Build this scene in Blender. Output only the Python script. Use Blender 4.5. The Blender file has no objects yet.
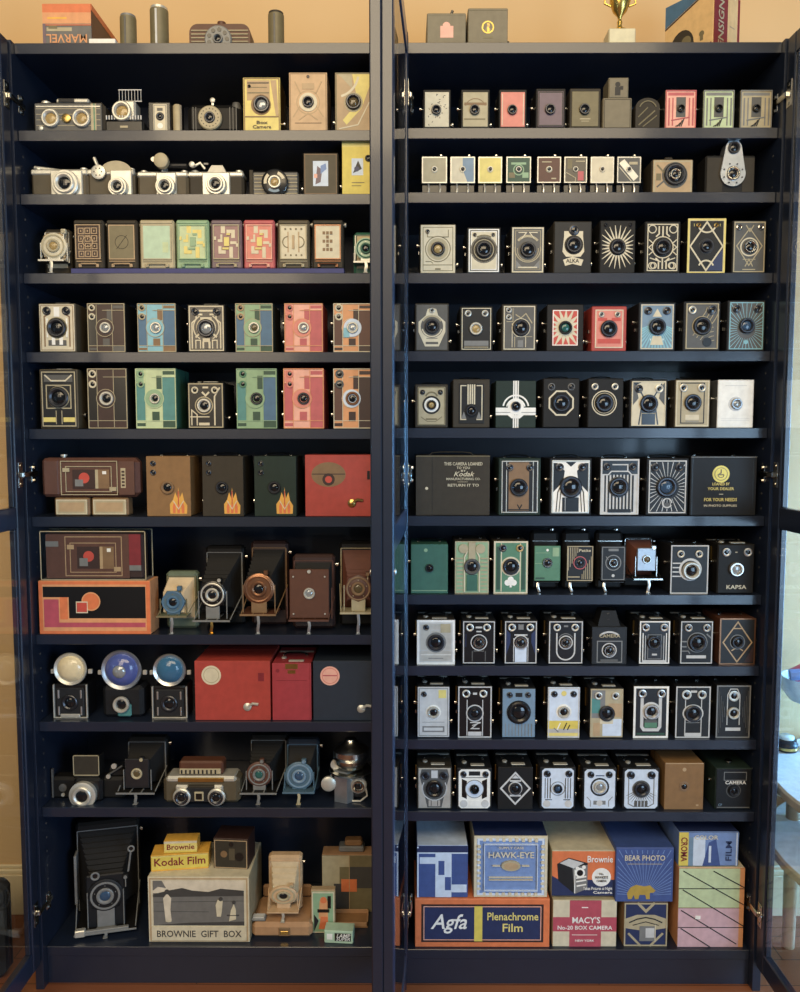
import bpy, math, random
from mathutils import Vector, Matrix
random.seed(7)
PI = math.pi
SC = bpy.context.scene
COL = SC.collection

# ------------------------------------------------------------------ camera, world, lights, exposure
CX, CY, CZ = 0.0099, -1.635, 1.2133
PITCH, YAW, F = 0.0730, 0.0029, 770.0
cd = bpy.data.cameras.new('camera'); cam = bpy.data.objects.new('camera', cd); COL.objects.link(cam)
cam.location = (CX, CY, CZ); cam.rotation_euler = (PI/2 - PITCH, 0, YAW)
cd.sensor_fit = 'HORIZONTAL'; cd.sensor_width = 36; cd.lens = F/800*36; cd.clip_start = 0.02
SC.camera = cam
vs = SC.view_settings; vs.view_transform = 'Standard'; vs.look = 'None'; vs.gamma = 1; vs.use_curve_mapping = False
vs.exposure = -0.12
w = bpy.data.worlds.new('world'); SC.world = w; w.use_nodes = True
w.node_tree.nodes['Background'].inputs[0].default_value = (0.62, 0.80, 1.0, 1)
w.node_tree.nodes['Background'].inputs[1].default_value = 0.16
def area(name, loc, target, sx, sy, power, col):
    l = bpy.data.lights.new(name, 'AREA'); l.shape = 'RECTANGLE'; l.size = sx; l.size_y = sy; l.energy = power; l.color = col
    o = bpy.data.objects.new(name, l); COL.objects.link(o); o.location = loc
    o.rotation_euler = (Vector(target)-Vector(loc)).to_track_quat('-Z', 'Y').to_euler()
    return o
area('ceiling_lamp_light', (0.0, -2.5, 3.05), (0.0, 0.1, 1.5), 2.6, 1.2, 88, (1.0, 0.80, 0.52))
area('room_lamp_light', (-1.3, -3.0, 2.2), (-0.4, 0, 1.0), 1.4, 1.2, 36, (1.0, 0.80, 0.56))
area('window_daylight', (2.2, -2.7, 0.9), (0.3, 0, 0.4), 1.6, 1.5, 78, (0.48, 0.72, 1.0))
area('side_wall_fill', (2.5, .03, 0.95), (1.0, 0.262, 0.80), 0.30, 1.2, 56, (0.20, 0.52, 1.0)).data.spread = math.radians(70)  # added unseen blue fill, confined to the wall right of the bookcases

# ------------------------------------------------------------------ materials
MATS = {}
def lin(c): return tuple((v/255/12.92 if v/255 <= 0.04045 else ((v/255+0.055)/1.055)**2.4) for v in c)
def mat(name, rgb, rough=0.5, metal=0.0, bump=0.0, scale=60.0, var=0.10, coat=0.0):
    if name in MATS: return MATS[name]
    m = bpy.data.materials.new(name); m.use_nodes = True; nt = m.node_tree; b = nt.nodes['Principled BSDF']
    r, g, bl = lin(rgb)
    tc = nt.nodes.new('ShaderNodeTexCoord'); nz = nt.nodes.new('ShaderNodeTexNoise'); nz.inputs['Scale'].default_value = scale
    nz.inputs['Detail'].default_value = 4
    cr = nt.nodes.new('ShaderNodeValToRGB'); cr.color_ramp.elements[0].position = 0.3; cr.color_ramp.elements[1].position = 0.7
    cr.color_ramp.elements[0].color = (r*(1-var), g*(1-var), bl*(1-var), 1); cr.color_ramp.elements[1].color = (min(1, r*(1+var)), min(1, g*(1+var)), min(1, bl*(1+var)), 1)
    nt.links.new(tc.outputs['Object'], nz.inputs['Vector']); nt.links.new(nz.outputs['Fac'], cr.inputs['Fac']); nt.links.new(cr.outputs['Color'], b.inputs['Base Color'])
    b.inputs['Roughness'].default_value = rough; b.inputs['Metallic'].default_value = metal
    if name in ('lea','leab','lgry','bel','ldgr','dgry'): b.inputs['Specular IOR Level'].default_value = .3
    if coat: b.inputs['Coat Weight'].default_value = coat; b.inputs['Coat Roughness'].default_value = 0.1
    if bump:
        n2 = nt.nodes.new('ShaderNodeTexNoise'); n2.inputs['Scale'].default_value = 900; n2.inputs['Detail'].default_value = 2
        bp = nt.nodes.new('ShaderNodeBump'); bp.inputs['Strength'].default_value = bump; bp.inputs['Distance'].default_value = 0.0006
        nt.links.new(tc.outputs['Object'], n2.inputs['Vector']); nt.links.new(n2.outputs['Fac'], bp.inputs['Height']); nt.links.new(bp.outputs['Normal'], b.inputs['Normal'])
    MATS[name] = m; return m
def define(): 
    L = dict(
    lea=((22,21,20),.55,0,.5), leab=((25,27,31),.5,0,.5), lbrn=((92,52,34),.5,0,.5), lred=((178,58,48),.5,0,.4), lcrim=((168,48,56),.5,0,.4), lnavy=((32,42,56),.5,0,.4),
    lgrn=((36,62,50),.5,0,.4), ltan=((138,100,56),.6,0,.4), lgry=((56,50,40),.6,0,.4), lolv=((84,74,54),.6,0,.4), ldgr=((30,48,42),.6,0,.4), lteal=((50,104,86),.5,0,.3),
    blk=((13,13,14),.35,0,0), dgry=((36,38,41),.4,0,0), gry=((120,122,122),.4,0,0), lgy=((196,198,198),.4,0,0), sgry=((84,84,82),.45,0,0),
    crm=((210,200,170),.45,0,0), crd=((176,164,130),.5,0,0), wht=((236,236,230),.4,0,0), olv=((116,106,74),.5,0,0), tan=((182,152,112),.5,0,0), tand=((132,100,66),.5,0,0),
    mint=((176,206,176),.5,0,0), grn=((78,132,102),.5,0,0), dgn=((44,80,62),.5,0,0), lgn=((138,174,134),.5,0,0), teal=((72,138,136),.5,0,0),
    blu=((66,108,144),.5,0,0), lblu=((124,186,204),.5,0,0), sblu=((110,140,166),.45,0,0), dblu=((34,48,92),.45,0,0), rblu=((58,82,146),.5,0,0), pblu=((110,140,196),.5,0,0), iblu=((200,216,236),.5,0,0),
    pnk=((222,128,112),.5,0,0), lpnk=((238,170,148),.5,0,0), ros=((196,88,92),.5,0,0), red=((204,70,56),.45,0,0), dred=((134,30,40),.5,0,0), org=((226,116,64),.5,0,0), orl=((224,152,98),.5,0,0),
    brn=((92,56,44),.5,0,0), dbr=((58,36,32),.45,0,0), pur=((112,92,102),.5,0,0), yel=((222,200,80),.5,0,0), ylb=((226,208,112),.5,0,0), ora=((236,176,60),.5,0,0), skin=((206,170,128),.6,0,0),
    cgrn=((190,208,160),.55,0,0), cpnk=((206,166,176),.55,0,0), macy=((186,70,88),.55,0,0), paper=((214,202,178),.7,0,0), pgry=((110,108,104),.7,0,0), pdk=((64,62,60),.7,0,0), card=((180,134,92),.7,0,0), kraft=((150,108,66),.7,0,0),
    bel=((18,17,17),.7,0,0), belb=((98,48,32),.7,0,0), belt=((204,180,140),.7,0,0), wood=((190,146,98),.5,0,0),
    nik=((196,194,186),.22,1,0), chr=((214,212,206),.30,.85,0), alu=((170,176,182),.38,.8,0), brs=((206,170,92),.3,1,0), brz=((150,104,74),.35,.8,0), gld=((214,180,76),.4,.5,0), gun=((70,72,78),.35,.8,0), nsl=((206,204,192),.4,.55,0),
    gls=((22,24,28),.06,0,0), glsb=((50,78,110),.06,0,0), glsa=((92,78,50),.08,0,0), glsw=((150,156,160),.1,.3,0), amb=((168,140,84),.15,0,0), bulbw=((226,206,160),.16,0,0), bulbb=((72,88,160),.10,0,0), bulbc=((52,104,144),.10,0,0), glsg=((40,96,92),.06,0,0), glsr=((120,30,30),.06,0,0),
    blu2=((72,104,126),.45,0,0), strip=((52,56,118),.6,0,0), wtop=((214,216,214),.35,0,0), fabric=((26,25,22),.8,0,.4), white=((226,228,226),.35,0,0), globe=((206,224,220),.15,0,0), pinkb=((210,86,110),.4,0,0), trophy=((226,190,90),.25,.9,0), marble=((206,198,160),.3,0,0),
    taup=((122,112,88),.55,0,0), ldg2=((98,112,92),.5,0,0), peach=((222,182,120),.6,0,0), pur2=((150,112,112),.5,0,0), castle=((232,170,66),.5,0,0))
    def soft(c):                       # aged paint and card: slightly muted
        g = sum(c)/3; k = .86; return tuple(max(0, min(255, (g+(q-g)*k)*.97)) for q in c)
    for k, v in L.items(): mat(k, soft(v[0]), v[1], v[2], v[3], coat=.25 if k in ('blk',) else 0)
define()
def cabmat():
    m = mat('cabinet_blue', (26,34,50), .34, 0, .12, 40, .05, .35); m.name = 'dark_blue_foil'; return m
CAB = cabmat()
def glassmat():
    m = bpy.data.materials.new('door_glass'); m.use_nodes = True; nt = m.node_tree; nt.nodes.clear()
    o = nt.nodes.new('ShaderNodeOutputMaterial'); mx = nt.nodes.new('ShaderNodeMixShader'); lw = nt.nodes.new('ShaderNodeLayerWeight'); lw.inputs[0].default_value = .5
    pw = nt.nodes.new('ShaderNodeMath'); pw.operation = 'POWER'; pw.inputs[1].default_value = 5; ma = nt.nodes.new('ShaderNodeMath'); ma.operation = 'MULTIPLY_ADD'; ma.inputs[1].default_value = .96; ma.inputs[2].default_value = .04
    t = nt.nodes.new('ShaderNodeBsdfTransparent'); t.inputs[0].default_value = (.97, .985, .98, 1); g = nt.nodes.new('ShaderNodeBsdfGlossy'); g.inputs['Roughness'].default_value = 0.01
    nt.links.new(lw.outputs['Facing'], pw.inputs[0]); nt.links.new(pw.outputs[0], ma.inputs[0]); nt.links.new(ma.outputs[0], mx.inputs[0])
    nt.links.new(t.outputs[0], mx.inputs[1]); nt.links.new(g.outputs[0], mx.inputs[2]); nt.links.new(mx.outputs[0], o.inputs[0]); return m
GLASS = glassmat()
def floormat():
    m = bpy.data.materials.new('wood_floor'); m.use_nodes = True; nt = m.node_tree; b = nt.nodes['Principled BSDF']
    tc = nt.nodes.new('ShaderNodeTexCoord'); br = nt.nodes.new('ShaderNodeTexBrick'); br.inputs['Scale'].default_value = 1; br.inputs['Brick Width'].default_value = 0.9; br.inputs['Row Height'].default_value = 0.085; br.inputs['Mortar Size'].default_value = .0012
    br.inputs['Color1'].default_value = (*lin((150,92,58)), 1); br.inputs['Color2'].default_value = (*lin((122,70,44)), 1); br.inputs['Mortar'].default_value = (*lin((50,28,18)), 1)
    nz = nt.nodes.new('ShaderNodeTexNoise'); mp = nt.nodes.new('ShaderNodeMapping'); mp.inputs['Scale'].default_value = (3, 60, 1); nz.inputs['Detail'].default_value = 6
    mx = nt.nodes.new('ShaderNodeMixRGB'); mx.blend_type = 'MULTIPLY'; mx.inputs[0].default_value = .5
    cr = nt.nodes.new('ShaderNodeValToRGB'); cr.color_ramp.elements[0].color = (.55, .5, .45, 1)
    nt.links.new(tc.outputs['Object'], br.inputs['Vector']); nt.links.new(tc.outputs['Object'], mp.inputs[0]); nt.links.new(mp.outputs[0], nz.inputs['Vector'])
    nt.links.new(nz.outputs['Fac'], cr.inputs[0]); nt.links.new(br.outputs['Color'], mx.inputs[1]); nt.links.new(cr.outputs[0], mx.inputs[2]); nt.links.new(mx.outputs[0], b.inputs['Base Color'])
    b.inputs['Roughness'].default_value = .4; return m

# ------------------------------------------------------------------ pixel <-> world helpers
def ray(px, py):
    d = Vector(((px-400)/F, -(py-496)/F, -1)); d.rotate(cam.rotation_euler); return d
def at(px, py, Y=0.0):
    d = ray(px, py); t = (Y-CY)/d.y; return Vector((CX+d.x*t, Y, CZ+d.z*t))

# ------------------------------------------------------------------ mesh builder
class MB:
    def __init__(s, T=None): s.v = []; s.f = []; s.m = []; s.mats = []; s.T = T or Matrix(); s.lv = 0
    def mi(s, m):
        m = MATS[m] if isinstance(m, str) else m
        if m not in s.mats: s.mats.append(m)
        return s.mats.index(m)
    def add(s, vs, fs, m):
        k = len(s.v); i = s.mi(m)
        s.v += [tuple(s.T @ Vector(p)) for p in vs]
        for f in fs: s.f.append([k+a for a in f]); s.m.append(i)
        return s
    def box(s, x0, x1, y0, y1, z0, z1, m, b=0.0):
        if x0 > x1: x0, x1 = x1, x0
        if y0 > y1: y0, y1 = y1, y0
        if z0 > z1: z0, z1 = z1, z0
        b = min(b, (x1-x0)*.45, (y1-y0)*.45, (z1-z0)*.45)
        if b <= 0:
            vs = [(x, y, z) for x in (x0, x1) for y in (y0, y1) for z in (z0, z1)]
            return s.add(vs, [(0,1,3,2),(4,6,7,5),(0,4,5,1),(2,3,7,6),(0,2,6,4),(1,5,7,3)], m)
        lo, hi = (x0, y0, z0), (x1, y1, z1); vs = []; ix = {}
        for cx in (0, 1):
            for cy in (0, 1):
                for cz in (0, 1):
                    c = (cx, cy, cz)
                    for a in range(3):
                        p = [(hi[k]-b if c[k] else lo[k]+b) if k != a else (hi[k] if c[k] else lo[k]) for k in range(3)]
                        ix[c+(a,)] = len(vs); vs.append(tuple(p))
        fs = []
        for a in range(3):
            u, v = (a+1) % 3, (a+2) % 3
            for sgn in (0, 1):
                q = []
                for (cu, cv) in ((0,0),(1,0),(1,1),(0,1)):
                    c = [0,0,0]; c[a] = sgn; c[u] = cu; c[v] = cv; q.append(ix[tuple(c)+(a,)])
                fs.append(q)
            for cu in (0, 1):
                for cv in (0, 1):
                    c0 = [0,0,0]; c0[u] = cu; c0[v] = cv; c1 = list(c0); c1[a] = 1
                    fs.append([ix[tuple(c0)+(u,)], ix[tuple(c1)+(u,)], ix[tuple(c1)+(v,)], ix[tuple(c0)+(v,)]])
        for cx in (0, 1):
            for cy in (0, 1):
                for cz in (0, 1): fs.append([ix[(cx,cy,cz,a)] for a in range(3)])
        return s.add(vs, fs, m)
    def lathe(s, c, prof, m, axis='y', n=24):
        # prof: list of (r, h) ; h runs towards -y for axis 'y', +z for 'z', +x for 'x'
        vs = []; fs = []
        for (r, h) in prof:
            for k in range(n):
                a = 2*PI*k/n; ca, sa = math.cos(a)*r, math.sin(a)*r
                if axis == 'y': vs.append((c[0]+ca, c[1]-h, c[2]+sa))
                elif axis == 'z': vs.append((c[0]+ca, c[1]+sa, c[2]+h))
                else: vs.append((c[0]+h, c[1]+ca, c[2]+sa))
        for i in range(len(prof)-1):
            for k in range(n): fs.append([i*n+k, i*n+(k+1) % n, (i+1)*n+(k+1) % n, (i+1)*n+k])
        if prof[0][0] > 1e-6: fs.append(list(range(n)))
        if prof[-1][0] > 1e-6: fs.append([(len(prof)-1)*n+k for k in range(n)])
        return s.add(vs, fs, m)
    def tube(s, pts, r, m, n=8, flat=None):
        pts = [Vector(p) for p in pts]; vs = []; fs = []
        rx, ry = (r, r) if flat is None else (r, flat)
        for i, p in enumerate(pts):
            t = (pts[min(i+1, len(pts)-1)]-pts[max(i-1, 0)]).normalized()
            u = t.cross(Vector((0, 1, 0)));  u = u.normalized() if u.length > .05 else Vector((1, 0, 0)); v = t.cross(u)
            for k in range(n):
                a = 2*PI*k/n+PI/n; vs.append(p+u*math.cos(a)*rx+v*math.sin(a)*ry)
        for i in range(len(pts)-1):
            for k in range(n): fs.append([i*n+k, i*n+(k+1) % n, (i+1)*n+(k+1) % n, (i+1)*n+k])
        fs += [list(range(n)), [(len(pts)-1)*n+k for k in range(n)]]
        return s.add(vs, fs, m)
    def prism(s, pts, y0, y1, m):      # outline in x,z extruded along y
        n = len(pts); vs = [(p[0], y0, p[1]) for p in pts]+[(p[0], y1, p[1]) for p in pts]
        return s.add(vs, [list(range(n)), [n+k for k in range(n)]]+[[k, (k+1) % n, n+(k+1) % n, n+k] for k in range(n)], m)
    def hull(s, pts, zs, m):           # stacked xy outlines at heights
        n = len(pts[0]); vs = []
        for o, z in zip(pts, zs): vs += [(p[0], p[1], z) for p in o]
        fs = [list(range(n)), [(len(zs)-1)*n+k for k in range(n)]]
        for i in range(len(zs)-1): fs += [[i*n+k, i*n+(k+1) % n, (i+1)*n+(k+1) % n, (i+1)*n+k] for k in range(n)]
        return s.add(vs, fs, m)
    def build(s, name, parent=None, smooth=True):
        import bmesh
        me = bpy.data.meshes.new(name); me.from_pydata(s.v, [], s.f)
        for m in s.mats: me.materials.append(m)
        me.polygons.foreach_set('material_index', s.m)
        bm = bmesh.new(); bm.from_mesh(me); bmesh.ops.recalc_face_normals(bm, faces=bm.faces); bm.to_mesh(me); bm.free()
        if smooth: me.shade_smooth(); me.set_sharp_from_angle(angle=.6)
        me.update(); o = bpy.data.objects.new(name, me); COL.objects.link(o)
        if parent: o.parent = parent
        return o

class Face:                            # printed / embossed pattern on a front face, u,v in 0..1, widths relative to face width
    def __init__(s, w, h, y, base=None, b=.0006, rim=0):
        s.w, s.h, s.y = w, h, y; s.mb = MB(); s.lv = 0; s.words = []
        if base: s.mb.box(-w/2, w/2, y-.0012, y+.001, 0, h, base, b)
    def p(s, u, v): return ((u-.5)*s.w, v*s.h)
    def Y(s): s.lv += 1; return s.y-.0012-.00012*s.lv
    def raw(s, pts, c):
        y = s.Y(); s.mb.prism(pts, y, s.y+.0002, c); return s
    def rect(s, u0, v0, u1, v1, c): return s.raw([s.p(u0,v0), s.p(u1,v0), s.p(u1,v1), s.p(u0,v1)], c)
    def poly(s, pts, c): return s.raw([s.p(*q) for q in pts], c)
    def strip(s, P, wd, c, closed=False):
        n = len(P); V = [Vector(q) for q in P]; L = []; R = []
        for i in range(n):
            a = V[(i-1) % n] if (closed or i > 0) else V[i]; b = V[(i+1) % n] if (closed or i < n-1) else V[i]
            d1 = (V[i]-a); d2 = (b-V[i]); d1 = d1.normalized() if d1.length > 1e-9 else d2.normalized(); d2 = d2.normalized() if d2.length > 1e-9 else d1
            t = (d1+d2); t = t.normalized() if t.length > .1 else d1; k = max(.35, t.dot(d1)); nn = Vector((-t.y, t.x))*(wd/2/k)
            L.append(V[i]+nn); R.append(V[i]-nn)
        y = s.Y(); vs = [(q.x, y, q.y) for q in L+R]+[(q.x, s.y+.0002, q.y) for q in L+R]; fs = []
        for i in range(n if closed else n-1):
            j = (i+1) % n; fs += [[i, j, n+j, n+i], [i, j, 2*n+j, 2*n+i], [n+i, n+j, 3*n+j, 3*n+i]]
        s.mb.add(vs, fs, c); return s
    def line(s, pts, wd, c, closed=False): return s.strip([s.p(*q) for q in pts], wd*s.w, c, closed)
    def frame(s, u0, v0, u1, v1, wd, c): return s.line([(u0,v0),(u1,v0),(u1,v1),(u0,v1)], wd, c, True)
    def circ(s, u, v, r, n=24, a0=0, a1=360, k=1.0):
        x, z = s.p(u, v); full = abs(a1-a0) >= 360
        return [(x+math.cos(math.radians(a0+(a1-a0)*i/(n if full else n-1)))*r*s.w, z+math.sin(math.radians(a0+(a1-a0)*i/(n if full else n-1)))*r*s.w*k) for i in range(n)]
    def disc(s, u, v, r, c, n=24, k=1.0): return s.raw(s.circ(u, v, r, n, k=k), c)
    def ring(s, u, v, r, wd, c, n=24, k=1.0): return s.strip(s.circ(u, v, r, n, k=k), wd*s.w, c, True)
    def arc(s, u, v, r, wd, a0, a1, c, n=14): return s.strip(s.circ(u, v, r, n, a0, a1), wd*s.w, c)
    def rays(s, u, v, r0, r1, n, wd, c, a0=0, a1=360, m=.06, taper=True):
        x, z = s.p(u, v); W, H = s.w, s.h; q = []
        for i in range(n):
            a = math.radians(a0+(a1-a0)*(i+.5)/n); dx, dz = math.cos(a), math.sin(a); t = r1*W
            if dx > 1e-6: t = min(t, (W/2-m*W-x)/dx)
            if dx < -1e-6: t = min(t, (-W/2+m*W-x)/dx)
            if dz > 1e-6: t = min(t, (H-m*W-z)/dz)
            if dz < -1e-6: t = min(t, (m*W-z)/dz)
            if t <= r0*W*1.05: continue
            hw0 = wd*W/2*(1 if taper else .5); hw1 = wd*W/2*(.25 if taper else 1)
            s.raw([(x+dx*r0*W-dz*hw0, z+dz*r0*W+dx*hw0), (x+dx*r0*W+dz*hw0, z+dz*r0*W-dx*hw0), (x+dx*t+dz*hw1, z+dz*t-dx*hw1), (x+dx*t-dz*hw1, z+dz*t+dx*hw1)], c)
            s.lv -= 1
        s.lv += 1; return s
    def text(s, t, u, v, size, c, width=None, rot=0, shear=0): s.words.append((t, u, v, size, c, width, rot, shear)); return s
    def build(s, name, parent):
        o = s.mb.build(name, parent, smooth=False)
        for i, (t, u, v, size, c, width, rot, shear) in enumerate(s.words):
            x, z = s.p(u, v); lettering(t, x, s.y-.0013-.00012*(s.lv+1), z, size*s.w, c, o, width and width*s.w, rot, shear)
        return o
def lettering(t, x, y, z, size, c, parent, width=None, rot=0, shear=0):
    cu = bpy.data.curves.new('lettering', 'FONT'); cu.body = t; cu.size = size; cu.align_x = 'CENTER'; cu.align_y = 'CENTER'; cu.extrude = .00015; cu.resolution_u = 2; cu.offset = size*.012; cu.shear = shear
    tmp = bpy.data.objects.new('tmp', cu); COL.objects.link(tmp); dg = bpy.context.evaluated_depsgraph_get(); dg.update()
    me = bpy.data.meshes.new_from_object(tmp.evaluated_get(dg)); bpy.data.objects.remove(tmp)
    if not me.vertices: return
    xs = [v.co.x for v in me.vertices]; k = 1.0
    if width: k = width/(max(xs)-min(xs))
    me.transform(Matrix.Translation((x, y, z)) @ Matrix.Rotation(PI/2, 4, 'X') @ Matrix.Rotation(rot, 4, 'Z') @ Matrix.Diagonal((k, 1, 1, 1)))
    me.materials.clear(); me.materials.append(MATS[c]); me.name = 'lettering'
    o = bpy.data.objects.new('lettering', me); COL.objects.link(o); o.parent = parent; return o

def thing(name, label, cat, loc, rz=0, group=None):
    o = bpy.data.objects.new(name, None); COL.objects.link(o); o.empty_display_size = .02
    o.location = loc; o.rotation_euler = (0, 0, rz); o['label'] = label; o['category'] = cat
    if group: o['group'] = group
    return o
def struct(mb, name): o = mb.build(name); o['kind'] = 'structure'; return o

# ------------------------------------------------------------------ room
WALL_Y = .264
WALLM = mat('wall_paint', (206,173,126), .85, 0, 0, 3, .03)
mb = MB(); mb.box(-3, 3.2, WALL_Y, WALL_Y+.1, 0, 3.2, WALLM); struct(mb, 'wall_back')
mb = MB(); mb.box(-3, 3.2, -3.6, WALL_Y+.1, -.1, 0, floormat()); struct(mb, 'floor')
TRIM = mat('trim_paint', (226,208,170), .5, 0, 0, 8, .03)
for k, (x0, x1) in enumerate(((-3, -.812), (.812, 3.2))):
    mb = MB(); mb.box(x0, x1, WALL_Y-.014, WALL_Y, 0, .105, TRIM, .001); mb.box(x0, x1, WALL_Y-.011, WALL_Y, .105, .118, TRIM, .003); mb.box(x0, x1, WALL_Y-.007, WALL_Y, .118, .128, TRIM, .002)
    struct(mb, 'baseboard_left' if k == 0 else 'baseboard_right')

# ------------------------------------------------------------------ bookcases
ZL = [1.849, 1.721, 1.560, 1.397, 1.236, 1.049, .793, .600, .407, .087]
ZR = [1.853, 1.724, 1.560, 1.399, 1.238, 1.051, .881, .725, .561, .399, .082]
TOPZ = 2.020; TH = .0215; T = .018; BACK = .255; PF = -.018
def door(root, hx, face, ang, hinge_z, name_side):
    # hx,hy hinge corner; door runs from the hinge toward the room; 'face' +1: inner face looks to +x
    d = bpy.data.objects.new('door', None); COL.objects.link(d); d.parent = root; d.location = (hx, PF-.004, 0); d.rotation_euler = (0, 0, ang)
    t = .0185; W = .398; z0, z1 = .062, 2.018; s = .031; x0, x1 = -t/2, t/2
    mb = MB(); bv = .002
    mb.box(x0, x1, -s, 0, z0, z1, CAB, bv); mb.box(x0, x1, -W, -W+s, z0, z1, CAB, bv)
    for (a, b) in ((z0, z0+.045), (1.029, 1.074), (z1-.042, z1)): mb.box(x0+.0008, x1-.0008, -W+s-.001, -s+.001, a, b, CAB, bv)
    xb = face*(t/2-.003)
    for (a, b) in ((z0+.045, 1.029), (1.074, z1-.042)):       # glazing bead
        for yy in ((-s-.006, -s), (-W+s, -W+s+.006)): mb.box(-t/2+.004, t/2-.004, yy[0], yy[1], a, b, CAB, .001)
    mb.build('door_frame', d)
    for (a, b) in ((z0+.043, 1.031), (1.072, z1-.040)):
        g = MB(); g.box(face*.0045-.0018, face*.0045+.0018, -W+s-.003, -s+.003, a, b, GLASS); g.build('glass_pane', d)
    for hz in hinge_z:
        h = MB(); i = face*t/2
        h.box(i, i+face*.0015, -.022, -.004, hz-.026, hz+.026, 'nik', .0005)
        h.lathe((i+face*.0015, -.013, hz), [(.0001, 0), (.011, 0), (.011, .001), (.008, .001), (.006, .0005)] if face > 0 else [(.0001, 0), (.011, 0), (.011, -.001), (.008, -.001)], 'nik', 'x', 16)
        h.box(i+face*.001, i+face*.008, -.012, .052, hz-.006, hz+.006, 'nik', .002)
        h.box(i-face*.0005+face*.002, i+face*.005, .028, .046, hz-.018, hz+.018, 'nik', .001)
        for q in (-.014, .014): h.lathe((i+face*.004, .038, hz+q), [(.0045, 0), (.0045, face*.004), (.002, face*.005)], 'nik', 'x', 10)
        for q in (-.019, .019): h.lathe((i+face*.001, -.013, hz+q), [(.003, 0), (.003, face*.0015)], 'nik', 'x', 8)
        h.build('hinge', d)
    k = MB(); k.lathe((face*t/2, -W+.018, 1.0), [(.005, 0), (.005, face*.002), (.003, face*.0032)], 'chr', 'x', 12); k.build('knob_screw', d)
    k = MB(); k.lathe((-face*t/2, -W+.018, 1.0), [(.004, 0), (.004, -face*.002), (.005, -face*.0030)], 'chr', 'x', 12); k.build('door_knob', d)
def bookcase(x0, x1, zs, label, ang_l, ang_r, hl, hr):
    r = thing('bookcase', label, 'bookcase', ((x0+x1)/2, 0, 0), 0, 'glass door bookcases'); c = (x0+x1)/2; a, b = x0-c, x1-c
    for s, (p, q) in enumerate(((a, a+T), (b-T, b))):
        m = MB(); m.box(p, q, PF, BACK, 0, TOPZ, CAB, .0006)
        e = q if s == 0 else p; sg = 1 if s == 0 else -1
        for i in range(52):
            z = .17+i*.032
            for yy in (.018, .205):
                if z < 1.9: m.lathe((e, yy, z), [(.0025, 0), (.0025, sg*.0002)], 'sgry' if yy < .1 else 'dgry', 'x', 6)
        m.build('side_panel', r)
    m = MB(); m.box(a+T, b-T, PF+.014, BACK, TOPZ-TH, TOPZ, CAB, .0008); m.build('top_panel', r)
    m = MB(); m.box(a+T, b-T, BACK-.004, BACK, .01, TOPZ-TH, CAB); m.build('back_panel', r)
    m = MB(); m.box(a+T, b-T, .003, .018, 0, zs[-1]-TH, CAB, .0008); m.build('plinth', r)
    for z in zs: m = MB(); m.box(a+T+.0005, b-T-.0005, 0, BACK-.005, z-TH, z, CAB, .0008); m.build('shelf', r)
    door(r, hl-c, 1, ang_l, (.185, 1.140, 1.905), 'l'); door(r, hr-c, -1, ang_r, (.185, 1.140, 1.905), 'r')
    return r
# outer doors stand square to the case, the two middle doors lean together a few degrees to the left
bookcase(-.800, -.0015, ZL, 'dark blue glass-door bookcase on the left, with orange carton and folding cameras', math.radians(0.0), math.radians(-2.7), -.795, -.0125)
bookcase(.0015, .800, ZR, 'dark blue glass-door bookcase on the right, with rows of deco box cameras', math.radians(-3.8), math.radians(0.0), .0135, .795)

# ------------------------------------------------------------------ object builders
ORD = ['first', 'second', 'third', 'fourth', 'fifth', 'sixth', 'seventh', 'eighth', 'ninth', 'tenth', 'bottom']
def where(row):
    i = int(row[1:]); side = 'left' if row[0] == 'L' else 'right'
    last = (row[0] == 'L' and i == 10) or i == 11
    return ('bottom' if last else ORD[i-1])+' shelf of %s bookcase' % side
def zof(row): return TOPZ if row[1:] == '0' else (ZL if row[0] == 'L' else ZR)[int(row[1:])-1]
def slot(row, x0, x1, yt, Y=.012):
    z = zof(row); a, b = at(x0, yt, Y), at(x1, yt, Y)
    return (a.x+b.x)/2, z+.0004, b.x-a.x, (a.z+b.z)/2-z
def lensset(root, x, z, r, y, ring='nik', gl='gls', d=.005, n=26, hole=.62, deep=None):
    m = MB(); w = r*(1-hole)
    m.lathe((x, y, z), [(r, 0), (r, d*.7), (r-w*.25, d), (r-w*.6, d), (r-w, d*.55), (r-w, 0.0008)], ring, 'y', n)
    R = m.build('lens_ring', root)
    g = MB(); q = r-w*.98; gl2 = gl
    g.lathe((x, y, z), [(q, .0006), (q*.82, .0012+q*.06), (q*.5, .0014+q*.13), (q*.2, .0014+q*.17), (.0001, .0014+q*.18)], gl2, 'y', 20)
    g.build('lens', R); return R
def finder(root, x, z, r, y, ring='nik', gl='gls', sq=False):
    m = MB()
    if sq:
        m.box(x-r, x+r, y-.0015, y, z-r*.85, z+r*.85, ring, .0004); R = m.build('viewfinder', root)
        g = MB(); g.box(x-r*.68, x+r*.68, y-.0019, y-.0012, z-r*.55, z+r*.55, gl, .0002); g.build('finder_glass', R)
    else:
        m.lathe((x, y, z), [(r, 0), (r, .0014), (r*.8, .002), (r*.62, .0014), (r*.6, .0005)], ring, 'y', 16); R = m.build('viewfinder', root)
        g = MB(); g.lathe((x, y, z), [(r*.6, .0004), (r*.3, .0012), (.0001, .0014)], gl, 'y', 12); g.build('finder_glass', R)
def knob(root, x, y, z, sg, r=.0065, m='nik', l=.007):
    k = MB(); k.lathe((x, y, z), [(r*.4, 0), (r*.4, sg*l*.45), (r, sg*l*.5), (r, sg*l*.92), (r*.8, sg*l)], m, 'x', 14); k.build('winding_knob', root)
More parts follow.
